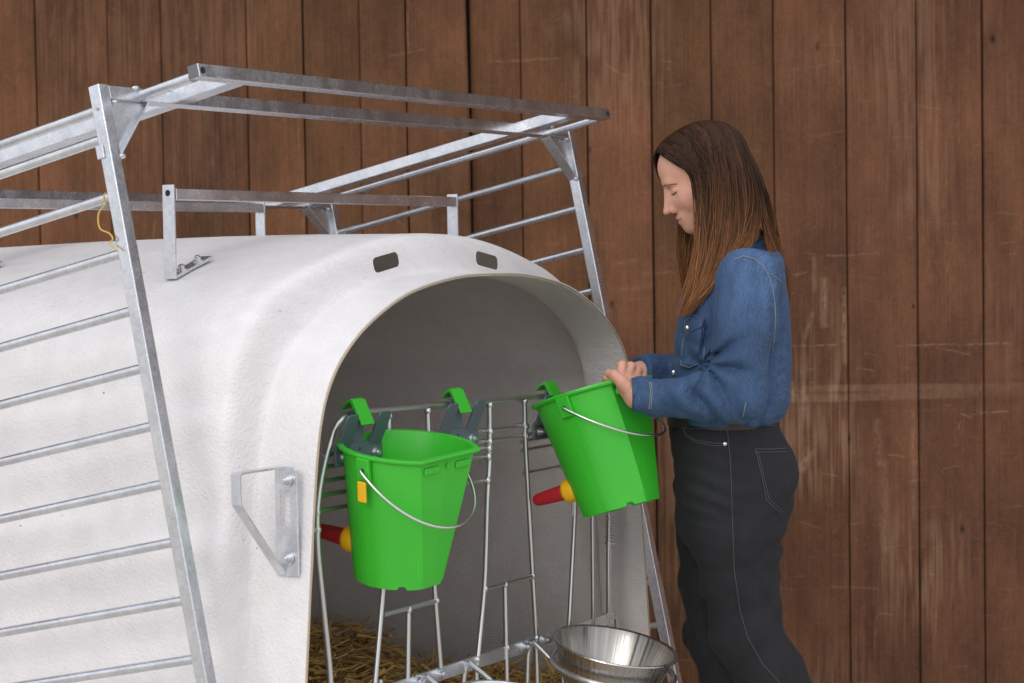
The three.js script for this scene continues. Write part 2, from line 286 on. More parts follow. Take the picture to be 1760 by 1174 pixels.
  const ev = new Evaluator(); ev.attributes = ['position', 'uv', 'normal']; ev.useGroups = false;
  for (const s of [-1, 1]) {
    const c = new Brush(new THREE.ExtrudeGeometry(slot(.043, .0148), { depth: .3, bevelEnabled: false, curveSegments: 10 }));
    c.position.set(MID + s * .183, 1.3445, .02); c.rotation.z = -s * .16; c.updateMatrixWorld(); brush = ev.evaluate(brush, c, SUBTRACTION);
  }
  function slot(w, h) { const r = h * .85, q = new THREE.Shape(); q.moveTo(-w + r, -h); q.lineTo(w - r, -h); q.quadraticCurveTo(w, -h, w, -h + r); q.lineTo(w, h - r); q.quadraticCurveTo(w, h, w - r, h); q.lineTo(-w + r, h); q.quadraticCurveTo(-w, h, -w, h - r); q.lineTo(-w, -h + r); q.quadraticCurveTo(-w, -h, -w + r, -h); return q; }
  mesh('shell', brush.geometry, M.shell, hutch);
  { // raw cut edge of the opening: a slightly ragged bead
    const r = rng(9), pts = []; for (let i = 4; i < n - 4; i += 3) { const p = rows[0][i]; pts.push([MID + (p[0] - MID) * .9935, p[1] - .0035 * (1 + .0), .2805 + .0012 * (r() - .5)]); }
    mesh('cut_edge', wire(pts, .0019, 260, 6), M.shellEdge, hutch);
  }
  // carrying handles standing on the roof
  for (const z of [-.145, -.705]) {
    const h = new THREE.Group(); h.name = 'handle'; hutch.add(h);
    const roofAt = .487, yTop = 1.497, yFoot = z > -.5 ? 1.319 : 1.315;
    mesh('bar', box(MID - roofAt + .005, MID + roofAt - .005, yTop - .029, yTop - .007, z + .001, z + .026), M.zinc, h);
    for (const s of [-1, 1]) {
      const x = MID + s * roofAt, lg = [box(x - .003, x + .003, yFoot, yTop, z - .002, z + .026)];
      const foot = s < 0 ? box(0, .115, -.003, .003, -.002, .026) : box(-.115, 0, -.003, .003, -.002, .026); foot.rotateZ(-s * .33); foot.translate(x, yFoot + .003, z);
      for (const t of [.035, .085]) mesh('bolt', bolt([x - s * t * .95, yFoot + .006 + t * .33, z + .012], [s * .32, 1, 0], .007, .006), M.zinc, h);
      lg.push(foot); const m = mesh('leg', lg, M.zincBright, h);
      const hole = new THREE.CylinderGeometry(.0062, .0062, .0064, 16); hole.rotateZ(Math.PI / 2); hole.translate(x, yTop - .016, z + .012); mesh('hole', hole, M.dark, h);
    }
  }
  function flip(g) { const p = g.attributes; for (const k of ['position', 'normal', 'uv']) { const a = p[k], sz = a.itemSize; for (let i = 0; i < a.count; i += 3) for (let c = 0; c < sz; c++) { const t = a.array[(i + 1) * sz + c]; a.array[(i + 1) * sz + c] = a.array[(i + 2) * sz + c]; a.array[(i + 2) * sz + c] = t; } } return g; }
  // bent bracket bolted to the side of the collar
  const br = new THREE.Group(); br.name = 'side_bracket'; hutch.add(br);
  const xp = .1995, s = new THREE.Shape([[.214, .8], [.262, .8], [.262, .986], [.256, .992], [.214, .992]].map(p => new THREE.Vector2(...p))); const hole = new THREE.Path(); hole.moveTo(.224, .888); hole.lineTo(.246, .888); hole.lineTo(.246, .95); hole.lineTo(.224, .95); s.holes.push(hole);
  const pl = extr(s, .004, .0008); pl.rotateY(-Math.PI / 2); pl.translate(xp, 0, 0); mesh('plate', metric(pl), M.zincBright, br);
  const strap = [[xp, .992], [.083, .992], [.078, .988], [.078, .937], [xp - .002, .802]], sp = strap.concat([...strap].reverse().map(([x, y], i) => [x + (i === 0 || i === 4 ? 0 : .0035), y + (i === 4 ? -.004 : i === 0 ? .006 : i < 2 ? .001 : -.0035)]));
  const stp = prism(sp, .02, .0006); stp.translate(0, 0, .224); mesh('strap', stp, M.zincBright, br);
  for (const y of [.968, .832]) mesh('bolt', bolt([xp - .003, y, .242], [-1, 0, 0], .0085, .009), M.zincBright, br);
}

// ---------------------------------------------------------------- straw bed in the hutch
{
  const hgt = (x, z) => .348 + .07 * sstep(-.28, -.6, z) + .03 * noise2(x * 7, z * 7, 81) ;
  const nx = 50, nz = 70, pos = [], idx = [], uv = [];
  for (let j = 0; j <= nz; j++) for (let i = 0; i <= nx; i++) { const z = -1.4 + 1.62 * j / nz, x = MID - .655 + 1.31 * i / nx; const y = j === nz ? .0 : hgt(x, z) - .02 - (i === 0 || i === nx ? .1 : 0); pos.push(x, y, z); uv.push(x, z); if (i < nx && j < nz) { const a = j * (nx + 1) + i; idx.push(a, a + nx + 1, a + 1, a + 1, a + nx + 1, a + nx + 2); } }
  const g = new THREE.BufferGeometry(); g.setAttribute('position', new THREE.Float32BufferAttribute(pos, 3)); g.setAttribute('uv', new THREE.Float32BufferAttribute(uv, 2)); g.setIndex(idx); g.computeVertexNormals();
  const bed = onHutch(new THREE.Group()); bed.name = 'straw_bed'; bed.userData = { label: 'loose heap of golden straw on the hutch floor behind the gate', category: 'straw', kind: 'stuff' }; scene.add(bed);
  mesh('straw_mass', g, stdmat({ color: rgb(.36, .23, .08), roughness: .95 }), bed).userData.kind = 'stuff';
  const blade = new THREE.CylinderGeometry(.0016, .0022, 1, 5, 3), p = blade.attributes.position; for (let i = 0; i < p.count; i++) p.setX(i, p.getX(i) + .05 * (p.getY(i) * p.getY(i) - .25));
  blade.computeVertexNormals();
  const n = 9000, im = new THREE.InstancedMesh(blade, stdmat({ color: 0xffffff, roughness: .7 }), n), r = rng(31), o = new THREE.Object3D(), c = new THREE.Color();
  for (let k = 0; k < n; k++) {
    const x = MID - .62 + 1.24 * r(), z = .21 - 1.2 * r() * r(); o.position.set(x, hgt(x, z) - .03 + .055 * r(), z); o.rotation.set((r() - .5) * 1.1 + Math.PI / 2, r() * 6.3, (r() - .5) * 1.2, 'YXZ'); const L = .05 + .13 * r(), t = .8 + .9 * r(); o.scale.set(t, L, t); o.updateMatrix(); im.setMatrixAt(k, o.matrix);
    const q = .55 + .9 * r(); c.setRGB(.62 * q, (.37 + .05 * r()) * q, (.12 + .04 * r()) * q); im.setColorAt(k, c);
  }
  im.name = 'straw_stalks'; im.userData.kind = 'stuff'; im.castShadow = im.receiveShadow = true; bed.add(im);
}

// ---------------------------------------------------------------- tipped-up pen frame of galvanised tube
{
  const pen = thing('pen_frame', 'galvanised tubular pen frame tipped up over the white hutch', 'pen frame');
  onHutch(pen); const TILT = .2068;
  const inner = new THREE.Matrix4().makeRotationX(-TILT).setPosition(0, 1.5627, 0);          // rungs run along z, posts along y, all tipped back
  const P = (name, geos, mat, parent = pen) => { const gs = (Array.isArray(geos) ? geos : [geos]).map(g => { const q = plain(g).clone(); q.applyMatrix4(inner); return q; }); return mesh(name, gs.length > 1 ? gs : gs[0], mat, parent); };
  const BACK = -.72, LOW = -1.44, q = .025;
  const addPost = (x, z, tall) => {
    const s = x < .8 ? 1 : -1, low = tall;
    const m = P('post', box(x, x + q, low, .092, z, z + q, .002), M.zinc);
    return m;
  };
  addPost(0, 0, LOW); addPost(1.6, 0, LOW); addPost(0, BACK, LOW); addPost(1.6, BACK, LOW);
  for (const x of [.0125, 1.6125]) for (let k = 0; k < 14; k++) P('rung', rod([x, -.1 * k, BACK + q], [x, -.1 * k, .001], .0086, 18), M.zinc);
  for (const x of [.1, 1.525]) P('top_tube', rod([x, .076, BACK - .02], [x, .076, .147], .0092, 18), M.zinc);
  for (const x of [.205, 1.395]) P('channel_rail', [box(x, x + .04, .0725, .0975, BACK - .04, .146, .002), ...(x < .5 ? [] : [])], M.zincBright);
  // cross bars
  P('crossbar', box(.093, 1.547, .071, .095, .147, .17, .002), M.zinc);
  for (const z of [.001, BACK + .001]) P('crossbar', [box(q + .001, 1.599, .0665, .0905, z, z + .023, .0015)], M.zinc);
  for (const [x, s] of [[.0925, -1], [1.5475, 1]]) P('end_cap', box(x - .0018, x + .0018, .072, .094, .148, .169, .001), M.cap);
  for (const x of [.104, 1.536, .247]) { const h = new THREE.CylinderGeometry(.006, .006, .002, 14); h.rotateX(Math.PI / 2); h.translate(x, .083, x === .247 ? .0245 : .1702); P('hole', h, M.dark); }
  // gusset plates with their folded flange in the corners of the post frames
  for (const z of [.013, BACK + .013]) for (const s of [-1, 1]) {
    const X = s < 0 ? q : 1.6, k = -s, G = new THREE.Group(); G.name = 'gusset'; pen.add(G);
    const tri = [[X, .066], [X + k * .095, .066], [X, -.032]]; if (k < 0) tri.reverse();
    const pl = prism(tri, .003, .0006); pl.translate(0, 0, z); P('plate', pl, M.zincBright, G);
    const L = Math.hypot(.095, .098), fl = box(-.0015, .0015, -L / 2, L / 2, -.013, .012, .0008); fl.rotateZ(-k * Math.atan2(.095, .098)); fl.translate(X + k * .0485, .0165, z); P('flange', fl, M.zincBright, G);
    for (const [x, y, i] of [[X + k * .004, -.034, 0], [X + k * .012, .062, 1], [X + k * .072, .09, 2]]) { const b = new THREE.IcosahedronGeometry(i === 1 ? .005 : .006, 2); b.scale(1.6, .8, 1); b.translate(x, y, z + .009); P('weld', b, M.zincBright, G); }
  }
  for (const [x, y, d] of [[1.6125, .068, 1], [1.6125, -.03, 1]]) P('bolt', bolt([x + .0125, y, .013], [1, 0, 0], .006, .007), M.zincBright);
  P('bolt', bolt([0, .052, .012], [-1, 0, 0], .0035, .002), M.zinc);
  P('latch_tab', box(-.004, -.0005, -.035, -.012, -.004, .012, .001), M.zincBright);
  const tw = [[.0125, -.098, -.012], [.0095, -.13, -.018], [.0135, -.155, -.006], [.006, -.172, .004], [.012, -.182, .009], [.0, -.2, .012]];
  const c = thing('baling_twine', 'short curl of yellow twine hanging from a rung beside the near post', 'twine'); onHutch(c);
  const mt = new THREE.Matrix4().copy(inner); const g1 = wire([[.012, -.11, -.012], [.002, -.125, -.022], [-.002, -.15, -.021], [.0, -.163, -.004], [-.004, -.175, .005], [-.004, -.181, -.003], [-.006, -.197, .012]].map(p => [p[0] - .003, p[1], p[2] - .004]), .0014, 60, 6), g2 = wire([[.0125, -.0905, -.012], [.003, -.1, -.012], [.0125, -.1095, -.013], [.022, -.1, -.012]], .0013, 30, 6, .5, true);
  const mg = mergeGeometries([plain(g1), plain(g2)]); mg.applyMatrix4(mt); mesh('cord', mg, M.twine, c);
}

// ---------------------------------------------------------------- feeding gate in the opening
const GZ = .245;
{
  const gate = onHutch(thing('feeding_gate', 'galvanised rod feeding gate standing across the hutch opening', 'gate'));
  const r = .0052, rd = (a, b, rr = r) => mesh('rod', rod([a[0], a[1], a[2] ?? GZ], [b[0], b[1], b[2] ?? GZ], rr, 12), M.rodZinc, gate);
  const bent = (name, pts, rr = r, seg = 60) => mesh(name, wire(pts.map(p => [p[0], p[1], p[2] ?? GZ]), rr, seg, 12, .4), M.rodZinc, gate);
  // outer frame: one bent rail, up the near side, over the top and down the far side
  bent('frame_rail', [[.312, .1], [.311, .4], [.306, .6], [.291, .72], [.277, .83], [.277, .9], [.286, .945], [.303, .99], [.325, 1.035], [.345, 1.058], [.375, 1.069], [.42, 1.071], [.6, 1.067], [.9, 1.061], [1.1, 1.056], [1.25, 1.05], [1.29, 1.04], [1.318, 1.01], [1.335, .96], [1.348, .9], [1.35, .82], [1.341, .7], [1.336, .5], [1.33, .1]], .0058, 160);
  // upright rods, in pairs that spread downwards
  bent('rod', [[.855, 1.06], [.852, .95], [.84, .86], [.826, .7], [.793, .535]]);
  bent('rod', [[.99, 1.058], [.993, .95], [.998, .88], [1.012, .7], [1.026, .535]]);
  rd([.502, 1.067], [.5, .99]); rd([.632, 1.065], [.632, .985]);
  bent('rod', [[.5, .99], [.492, .9], [.476, .75], [.442, .56]]); bent('rod', [[.632, .985], [.635, .9], [.645, .72], [.662, .555]]);
  bent('rod', [[1.2, 1.05], [1.2, .9], [1.19, .78], [1.16, .55]]); rd([1.27, .785], [1.267, .54]); 
  // short cross rods
  for (const [y, a, b] of [[1.002, .69, 1.0], [.981, .69, 1.07], [.968, .79, .857], [.95, .79, .857], [.902, .77, .842], [.968, .99, 1.2], [.949, .99, 1.2], [.901, .999, 1.2], [1.002, .3, .5], [.98, .298, .5], [.955, .29, .49], [.93, .283, .49], [.903, .225, .49]]) rd([a, y, GZ - .009], [b, y, GZ - .009], .0046);
  rd([.22, .9, GZ - .009], [.285, .905, GZ - .009]); rd([.22, .868, GZ], [.282, .873, GZ - .004]);
  rd([.473, .689], [.652, .688]); rd([.824, .686], [1.014, .685]); rd([.556, .687], [.549, .555]); rd([.903, .685], [.906, .2]); rd([1.024, .54], [1.03, .2], .0065); rd([.79, .54], [.79, .2]); rd([.46, .57], [.452, .2]);
  // welds where rods cross
  const ws = []; for (const [x, y] of [[.855, 1.0], [.853, .98], [.85, .966], [.848, .95], [.843, .902], [.994, 1.0], [.995, .98], [1.012, .686], [.826, .686], [.903, .683], [.556, .685], [.65, .688], [.632, 1.058], [.502, 1.058], [.277, .903], [.277, .872], [.855, 1.054], [.99, 1.052], [.906, .553], [.793, .548], [1.024, .553]]) { const s = new THREE.IcosahedronGeometry(.0068, 2); s.scale(1, 1.25, 1.1); s.translate(x, y, GZ); ws.push(s); }
  mesh('weld_beads', ws, M.rodZinc, gate).userData.kind = 'stuff';
  // flat bar low down, its clamps and the right-hand latch with a spring
  const flat = box(.36, 1.36, .53, .556, GZ - .006, GZ + .001, .001); mesh('flat_bar', flat, M.zincBright, gate);
  bent('latch_rod', [[1.345, .84], [1.345, .7], [1.343, .56], [1.36, .545], [1.372, .535], [1.372, .51]], .0046);
  const sp = []; for (let i = 0; i <= 110; i++) { const t = i / 110; sp.push([1.345 + .0085 * Math.cos(t * 6.283 * 11), .79 - .075 * t, GZ + .0085 * Math.sin(t * 6.283 * 11)]); }
  mesh('spring', wire(sp, .0016, 330, 5), M.rodZinc, gate);
  mesh('latch_plate', box(1.185, 1.375, .79, .822, GZ - .004, GZ - .001, .0008), M.zincBright, gate);
  for (const y of [.71, .791]) mesh('washer', rod([1.345, y, GZ], [1.345, y + .004, GZ], .012, 18), M.zincBright, gate);
}
// wire ring holders for bowls hooked on the flat bar
function ringHolder(cx, cy, R, tip, label, zc) {
  const h = onHutch(thing('bowl_holder', label, 'bowl holder', 'wire rings for bowls on the feeding gate'));
  const M4 = new THREE.Matrix4().makeRotationX(tip).setPosition(cx, cy, zc), tr = g => g.applyMatrix4(M4);
  const c = []; for (let i = 0; i < 40; i++) { const a = i / 40 * Math.PI * 2; c.push([R * Math.sin(a), 0, R * Math.cos(a)]); }
  mesh('ring', tr(wire(c, .0058, 90, 12, .5, true)), M.zincBright, h);
  const z0 = GZ - zc + .018, arms = [];
  for (const s of [-1, 1]) { arms.push(wire([[s * .075, .0, -R * .84], [s * .075, .016, z0 - .004], [s * .075, .02, z0 - .02], [s * .075, -.01, z0 - .024], [s * .075, -.13, z0 - .005]], .0055, 40, 10, .3)); }
  arms.forEach(a => mesh('hook', tr(a), M.zincBright, h));
  const b = bolt([cx - .02, .545, GZ + .001], [0, 0, 1], .0085, .01); mesh('bolt', b, M.zincBright, h); mesh('bolt', bolt([cx - .1, .545, GZ + .001], [0, 0, 1], .0085, .01), M.zincBright, h);
  return h;
}
ringHolder(1.072, .496, .1295, .21, 'wire ring holder round the steel bowl on the gate', .4);
ringHolder(.676, .498, .115, .21, 'empty wire ring holder cut off by the lower picture edge', .4);
{ // steel bowl
  const b = onHutch(thing('steel_bowl', 'brushed stainless steel bowl in the wire ring on the gate', 'bowl'));
  const pf = [[.0, -.118], [.05, -.118], [.062, -.114], [.085, -.07], [.105, -.02], [.118, .02], [.1195, .026], [.1275, .028], [.1285, .03], [.1275, .0325], [.119, .031], [.1165, .02], [.1035, -.02], [.0835, -.069], [.061, -.112], [.05, -.1155], [0, -.1155]].map(p => new THREE.Vector2(...p));
  const g = new THREE.LatheGeometry(pf, 96); const m = mesh('bowl_body', toCreasedNormals(g, .5), M.steel, b);
  m.rotation.x = .21; m.position.set(1.072, .511, .4); m.scale.setScalar(1.035);
}

// ---------------------------------------------------------------- feeding buckets
function bucketThing(label, center, tip, yaw, lean, tag) {
  const k = thing('feeding_bucket', label, 'bucket', 'green teat buckets on the gate'); onHutch(k);
  const m4 = new THREE.Matrix4().makeRotationFromEuler(new THREE.Euler(tip, yaw, lean, 'YXZ')).setPosition(...center);
  const place = (name, geo, mat, parent = k) => { const gs = (Array.isArray(geo) ? geo : [geo]).map(g => { const q = plain(g).clone(); q.applyMatrix4(m4); return q; }); return mesh(name, gs.length > 1 ? gs : gs[0], mat, parent); };
  const H = .25, NN = 96;
  const ring = (t, off, y) => { const out = [], r0 = lerp(.0815, .12, t), hw = lerp(.026, .079, t), af = Math.asin(hw / r0), ab = Math.PI - Math.asin(.06 / r0), r = r0 + off, sh = -.006 * (1 - t); for (let i = 0; i < NN; i++) { const s = i < 48 ? 1 : -1, m = s > 0 ? i : 96 - i; let a, x, z; if (m <= 8) { x = r * Math.sin(af) * m / 8; z = r0 * Math.cos(af) + off; } else if (m >= 41) { x = r * Math.sin(ab) * (48 - m) / 7; z = r0 * Math.cos(ab) - off; } else { a = lerp(af, ab, (m - 8) / 33); x = r * Math.sin(a); z = m === 8 ? r0 * Math.cos(af) + off : r * Math.cos(a); } out.push([s * x, y, z + sh]); } return out; };
  const notch = i => { for (const c of [10, 34, 58, 80]) if (Math.abs(i - c) < 2) return .006; return 0; };
  const rowsOf = [
    ring(0, -.006, -H + .012), ring(0, -.004, -H + .002).map((p, i) => [p[0], p[1] + notch(i), p[2]]), ring(0, 0, -H + .0005).map((p, i) => [p[0], p[1] + notch(i), p[2]]),
    ring(.03, 0, -H * .97), ring(.25, 0, -H * .75), ring(.5, 0, -H * .5), ring(.75, 0, -H * .25), ring(.955, 0, -H * .045), ring(.96, .0045, -.0085), ring(.965, .0085, -.0075), ring(.98, .0098, -.004), ring(1, .0085, -.0005), ring(1, .004, 0), ring(1, -.0025, -.001), ring(.97, -.0032, -.008), ring(.75, -.0032, -H * .25), ring(.4, -.0032, -H * .6), ring(.07, -.0032, -H * .93), ring(.06, -.02, -H * .935), ring(.06, -.08, -H * .935)];
  const pos = [], idx = [], uv = []; rowsOf.forEach((row, j) => { for (let i = 0; i <= NN; i++) { const p = row[i % NN]; pos.push(...p); uv.push(i / NN * .7, p[1] + j * .01); if (i < NN && j < rowsOf.length - 1) { const a = j * (NN + 1) + i; idx.push(a, a + 1, a + NN + 1, a + 1, a + NN + 2, a + NN + 1); } } });
  let g = new THREE.BufferGeometry(); g.setAttribute('position', new THREE.Float32BufferAttribute(pos, 3)); g.setAttribute('uv', new THREE.Float32BufferAttribute(uv, 2)); g.setIndex(idx);
  const body = place('bucket_body', toCreasedNormals(g, .38), M.green);
  const disc = new THREE.CylinderGeometry(.071, .071, .003, 48); disc.translate(0, -H + .014, -.001); place('base', disc, M.green);
  // grip slots and hole on the flat front
  const cf = Math.sqrt(.1185 ** 2 - .0765 ** 2), face = -.02;
  for (const x of [-.045, .045]) { const s = new RoundedBoxGeometry(.04, .0125, .005, 3, .006); s.rotateX(face); s.translate(x, -.024, cf + .0008); place('grip_slot', s, M.green); }
  const pin = new THREE.CylinderGeometry(.0042, .0042, .004, 14); pin.rotateX(Math.PI / 2 + face); pin.translate(0, -.021, cf + .001); place('hole_boss', pin, M.green);
  const line = box(-.072, .072, -.0022, .0022, -.0012, .0012, .0008); line.rotateX(face); line.translate(0, -.043, cf - .0035); place('rib', line, M.green);
  // lugs and the wire bail
  const bailPts = [];
  for (const s of [-1, 1]) { const l = box(-.0045, .0045, -.021, .021, -.0145, .0145, .002); l.rotateZ(s * -.16); l.translate(s * .1222, -.027, .0); place('lug', l, M.green); const hole = rod([s * .1262, -.029, 0], [s * .1292, -.029, 0], .0042, 12); place('hole', hole, M.dark); }
  for (let i = 0; i <= 24; i++) { const a = i / 24 * Math.PI, s = Math.sin(a), w = Math.pow(s, .85); bailPts.push([-.131 * Math.cos(a) * (1 - .02 * s), -.029 - .098 * w, .12 * w]); }
  bailPts.unshift([-.12, -.029, 0]); bailPts.push([.12, -.029, 0]);
  place('bail', wire(bailPts, .0026, 120, 10), M.wire);
  // teat with its collar low on the gate side
  const T = new THREE.Group(); T.name = 'teat'; k.add(T);
  const ty = -.187, zb = -Math.sqrt(.092 ** 2 - .065 ** 2) - .016;
  const lathe = (pf, n) => { const q = new THREE.LatheGeometry(pf.map(p => new THREE.Vector2(...p)), n); q.rotateX(-Math.PI / 2); q.translate(-.04, ty, zb + .012); return q; };
  place('collar', lathe([[0, 0], [.0225, 0], [.0245, .004], [.025, .02], [.0235, .027], [.0195, .031], [0, .031]], 36), M.yellow, T);
  place('nipple', lathe([[.0, .02], [.0168, .02], [.0162, .04], [.015, .065], [.0135, .09], [.0125, .1], [.0095, .106], [.005, .109], [0, .1095]], 32), M.red, T);
  if (tag) { const tg = new RoundedBoxGeometry(.0055, .038, .0185, 3, .0025); tg.rotateZ(.12); tg.translate(-.1285, -.066, .004); const t2 = new RoundedBoxGeometry(.005, .02, .024, 3, .002); t2.rotateZ(.12); t2.translate(-.135, -.052, .006); place('stopper_tag', [tg], M.yellow); }
  return k;
}
const leftBucket = bucketThing('upright green bucket with yellow tag hanging at the near side of the gate', [.41, 1.016, .352], .14, -.07, .06, true);
const rightBucket = bucketThing('tilted green bucket held by the woman at the far side of the gate', [1.03, 1.076, .382], -.29, 0, 0, false);

// dark plastic holders with a green clip over the top rail
function holder(x, y, label) {
  const h = onHutch(thing('bucket_holder', label, 'bucket holder', 'bucket holders clipped to the gate rail'));
  const z = GZ + .012, hp = [];
  const base = [[-.068, -.088], [.068, -.088], [.072, -.081], [.072, -.056], [.06, -.048], [-.06, -.048], [-.072, -.056], [-.072, -.081]];
  const b = prism(base, .006, .001); b.translate(x, y, z); mesh('base_plate', b, M.holder, h);
  const tng = box(x - .017, x + .017, y - .056, y + .012, z - .004, z + .001, .001); mesh('tongue', tng, M.holder, h);
  for (const s of [-1, 1]) { const f = prism([[-.019, 0], [.019, 0], [.019, .058], [.014, .066], [-.014, .066], [-.018, .058]], .0045, .001); f.rotateX(.4); f.rotateZ(-s * .05); f.translate(x + s * .047, y - .056, z + .001); mesh('finger', f, M.holder, h); }
  const clip = [[-.019, -.003], [-.004, .013], [.006, .017], [.022, -.014], [.0185, -.016], [.004, .0105], [-.004, .0085], [-.0145, -.003]];
  const c = prism(clip.map(([a, q]) => [a, q]), .037, .0008); c.rotateY(-Math.PI / 2); c.translate(x, y + .014, z - .008); 
  const lid = box(-.0195, .0195, -.0018, .0018, -.025, .025, .001); lid.rotateX(1.12); lid.translate(x, y + .006, z + .012); mesh('clip', [c, lid], M.green, h);
  for (const s of [-.052, .046]) mesh('bolt', bolt([x + s, y - .071, z + .003], [0, 0, 1], .006, .007), M.zincBright, h);
  for (const q of [0, -.045]) mesh('hole', rod([x + q, y - .061, z + .002], [x + q, y - .061, z + .0034], .0025, 10), M.dark, h);
  return h;
}
holder(.388, 1.068, 'dark bucket holder with green clip hooked into the near bucket');
holder(.715, 1.066, 'empty dark bucket holder with green clip in the middle of the gate');
holder(1.075, 1.058, 'dark bucket holder with green clip behind the tilted bucket');

// ---------------------------------------------------------------- woman
const FAR = 4.25;                                                        // distance of her middle from the camera
const pt = (px, py, dz = 0) => at(px, py, FAR - dz);
const U = FAR / FOCAL;                                                   // metres per measured unit at her distance
const smin = (a, b, k) => { const h = clamp(.5 + .5 * (b - a) / k); return lerp(b, a, h) - k * h * (1 - h); };
function cone(p, a, b, ra, rb) { const dx = b.x - a.x, dy = b.y - a.y, dz = b.z - a.z, ex = p.x - a.x, ey = p.y - a.y, ez = p.z - a.z, t = clamp((ex * dx + ey * dy + ez * dz) / (dx * dx + dy * dy + dz * dz)); return Math.hypot(ex - dx * t, ey - dy * t, ez - dz * t) - lerp(ra, rb, t); }
function chain(p, js, k = .02) { let d = 9; for (let i = 0; i < js.length - 1; i++) { const q = cone(p, js[i].p, js[i + 1].p, js[i].r, js[i + 1].r); d = i ? smin(d, q, k) : q; } return d; }
function ell(p, c, r) { const x = (p.x - c.x) / r[0], y = (p.y - c.y) / r[1], z = (p.z - c.z) / r[2], k = Math.hypot(x, y, z), g = Math.hypot(x / r[0], y / r[1], z / r[2]); return k < 1e-6 ? -Math.min(...r) : k * (k - 1) / g; }
function stack(p, st) {                                                  // elliptical cross-sections piled up: [y, x, rx, z, rz]
  let i = 0; while (i < st.length - 2 && p.y < st[i + 1][0]) i++;
  const a = st[i], b = st[i + 1], t = fade(clamp((a[0] - p.y) / (a[0] - b[0]))), cx = lerp(a[1], b[1], t), rx = lerp(a[2], b[2], t), cz = lerp(a[3], b[3], t), rz = lerp(a[4], b[4], t);
  const x = Math.abs(p.x - cx) / rx, z = Math.abs(p.z - cz) / rz, k = Math.pow(Math.pow(x, 2.3) + Math.pow(z, 2.3), 1 / 2.3), d = (k - 1) * Math.min(rx, rz);
  return Math.max(d, p.y - st[0][0], st[st.length - 1][0] - p.y);
}
function surfaceNet(f, lo, hi, c) {                                      // meshes the zero surface of f between lo and hi, cells of c metres
  const nx = Math.ceil((hi.x - lo.x) / c) + 1, ny = Math.ceil((hi.y - lo.y) / c) + 1, nz = Math.ceil((hi.z - lo.z) / c) + 1, val = new Float32Array(nx * ny * nz), p = V3(), I = (i, j, k) => i + nx * (j + ny * k);
  for (let k = 0; k < nz; k += 1) for (let j = 0; j < ny; j++) for (let i = 0; i < nx; i++) { val[I(i, j, k)] = f(p.set(lo.x + i * c, lo.y + j * c, lo.z + k * c)); }
  const id = new Int32Array(nx * ny * nz).fill(-1), pos = [], idx = [];
  const E = [[0, 1], [2, 3], [4, 5], [6, 7], [0, 2], [1, 3], [4, 6], [5, 7], [0, 4], [1, 5], [2, 6], [3, 7]];
  for (let k = 0; k < nz - 1; k++) for (let j = 0; j < ny - 1; j++) for (let i = 0; i < nx - 1; i++) {
    const v = []; let m = 0; for (let q = 0; q < 8; q++) { const w = val[I(i + (q & 1), j + (q >> 1 & 1), k + (q >> 2))]; v.push(w); if (w < 0) m |= 1 << q; }
    if (m === 0 || m === 255) continue;
    let sx = 0, sy = 0, sz = 0, n = 0; for (const [a, b] of E) if ((v[a] < 0) !== (v[b] < 0)) { const t = v[a] / (v[a] - v[b]); sx += lerp(a & 1, b & 1, t); sy += lerp(a >> 1 & 1, b >> 1 & 1, t); sz += lerp(a >> 2, b >> 2, t); n++; }
    id[I(i, j, k)] = pos.length / 3; pos.push(lo.x + (i + sx / n) * c, lo.y + (j + sy / n) * c, lo.z + (k + sz / n) * c);
  }
  const quad = (a, b, d, e, fl) => { if (a < 0 || b < 0 || d < 0 || e < 0) return; fl ? idx.push(a, b, d, a, d, e) : idx.push(a, d, b, a, e, d); };
  for (let k = 1; k < nz - 1; k++) for (let j = 1; j < ny - 1; j++) for (let i = 1; i < nx - 1; i++) {
    const s = val[I(i, j, k)] < 0;
    if (s !== val[I(i + 1, j, k)] < 0) quad(id[I(i, j - 1, k - 1)], id[I(i, j, k - 1)], id[I(i, j, k)], id[I(i, j - 1, k)], s);
    if (s !== val[I(i, j + 1, k)] < 0) quad(id[I(i - 1, j, k - 1)], id[I(i - 1, j, k)], id[I(i, j, k)], id[I(i, j, k - 1)], s);
    if (s !== val[I(i, j, k + 1)] < 0) quad(id[I(i - 1, j - 1, k)], id[I(i, j - 1, k)], id[I(i, j, k)], id[I(i - 1, j, k)], s);
  }
  const g = new THREE.BufferGeometry(); g.setAttribute('position', new THREE.Float32BufferAttribute(pos, 3)); g.setIndex(idx); g.computeVertexNormals(); return g;
}
function bounds(pts, pad) { const b = new THREE.Box3().setFromPoints(pts).expandByScalar(pad); return [b.min, b.max]; }
function toward(px, py, f) { const o = V3(0, EYE, 0), d = at(px, py, 1).sub(o), p = V3(); let t = 3.6; for (let i = 0; i < 160; i++) { p.copy(d).multiplyScalar(t).add(o); const v = f(p); if (v < .0004) break; t += Math.max(v * .6, .0004); if (t > 5) break; } return p.clone(); }
function tint(g, fn) { const p = g.attributes.position, c = new Float32Array(p.count * 3), v = V3(); for (let i = 0; i < p.count; i++) { const q = fn(v.fromBufferAttribute(p, i)); c.set(q, i * 3); } g.setAttribute('color', new THREE.BufferAttribute(c, 3)); return g; }
function clothUV(g, s = 1) { const p = g.attributes.position, uv = new Float32Array(p.count * 2); for (let i = 0; i < p.count; i++) { uv[i * 2] = (p.getX(i) + .8 * p.getZ(i)) * s; uv[i * 2 + 1] = (p.getY(i) + .25 * p.getZ(i)) * s; } g.setAttribute('uv', new THREE.BufferAttribute(uv, 2)); return g; }

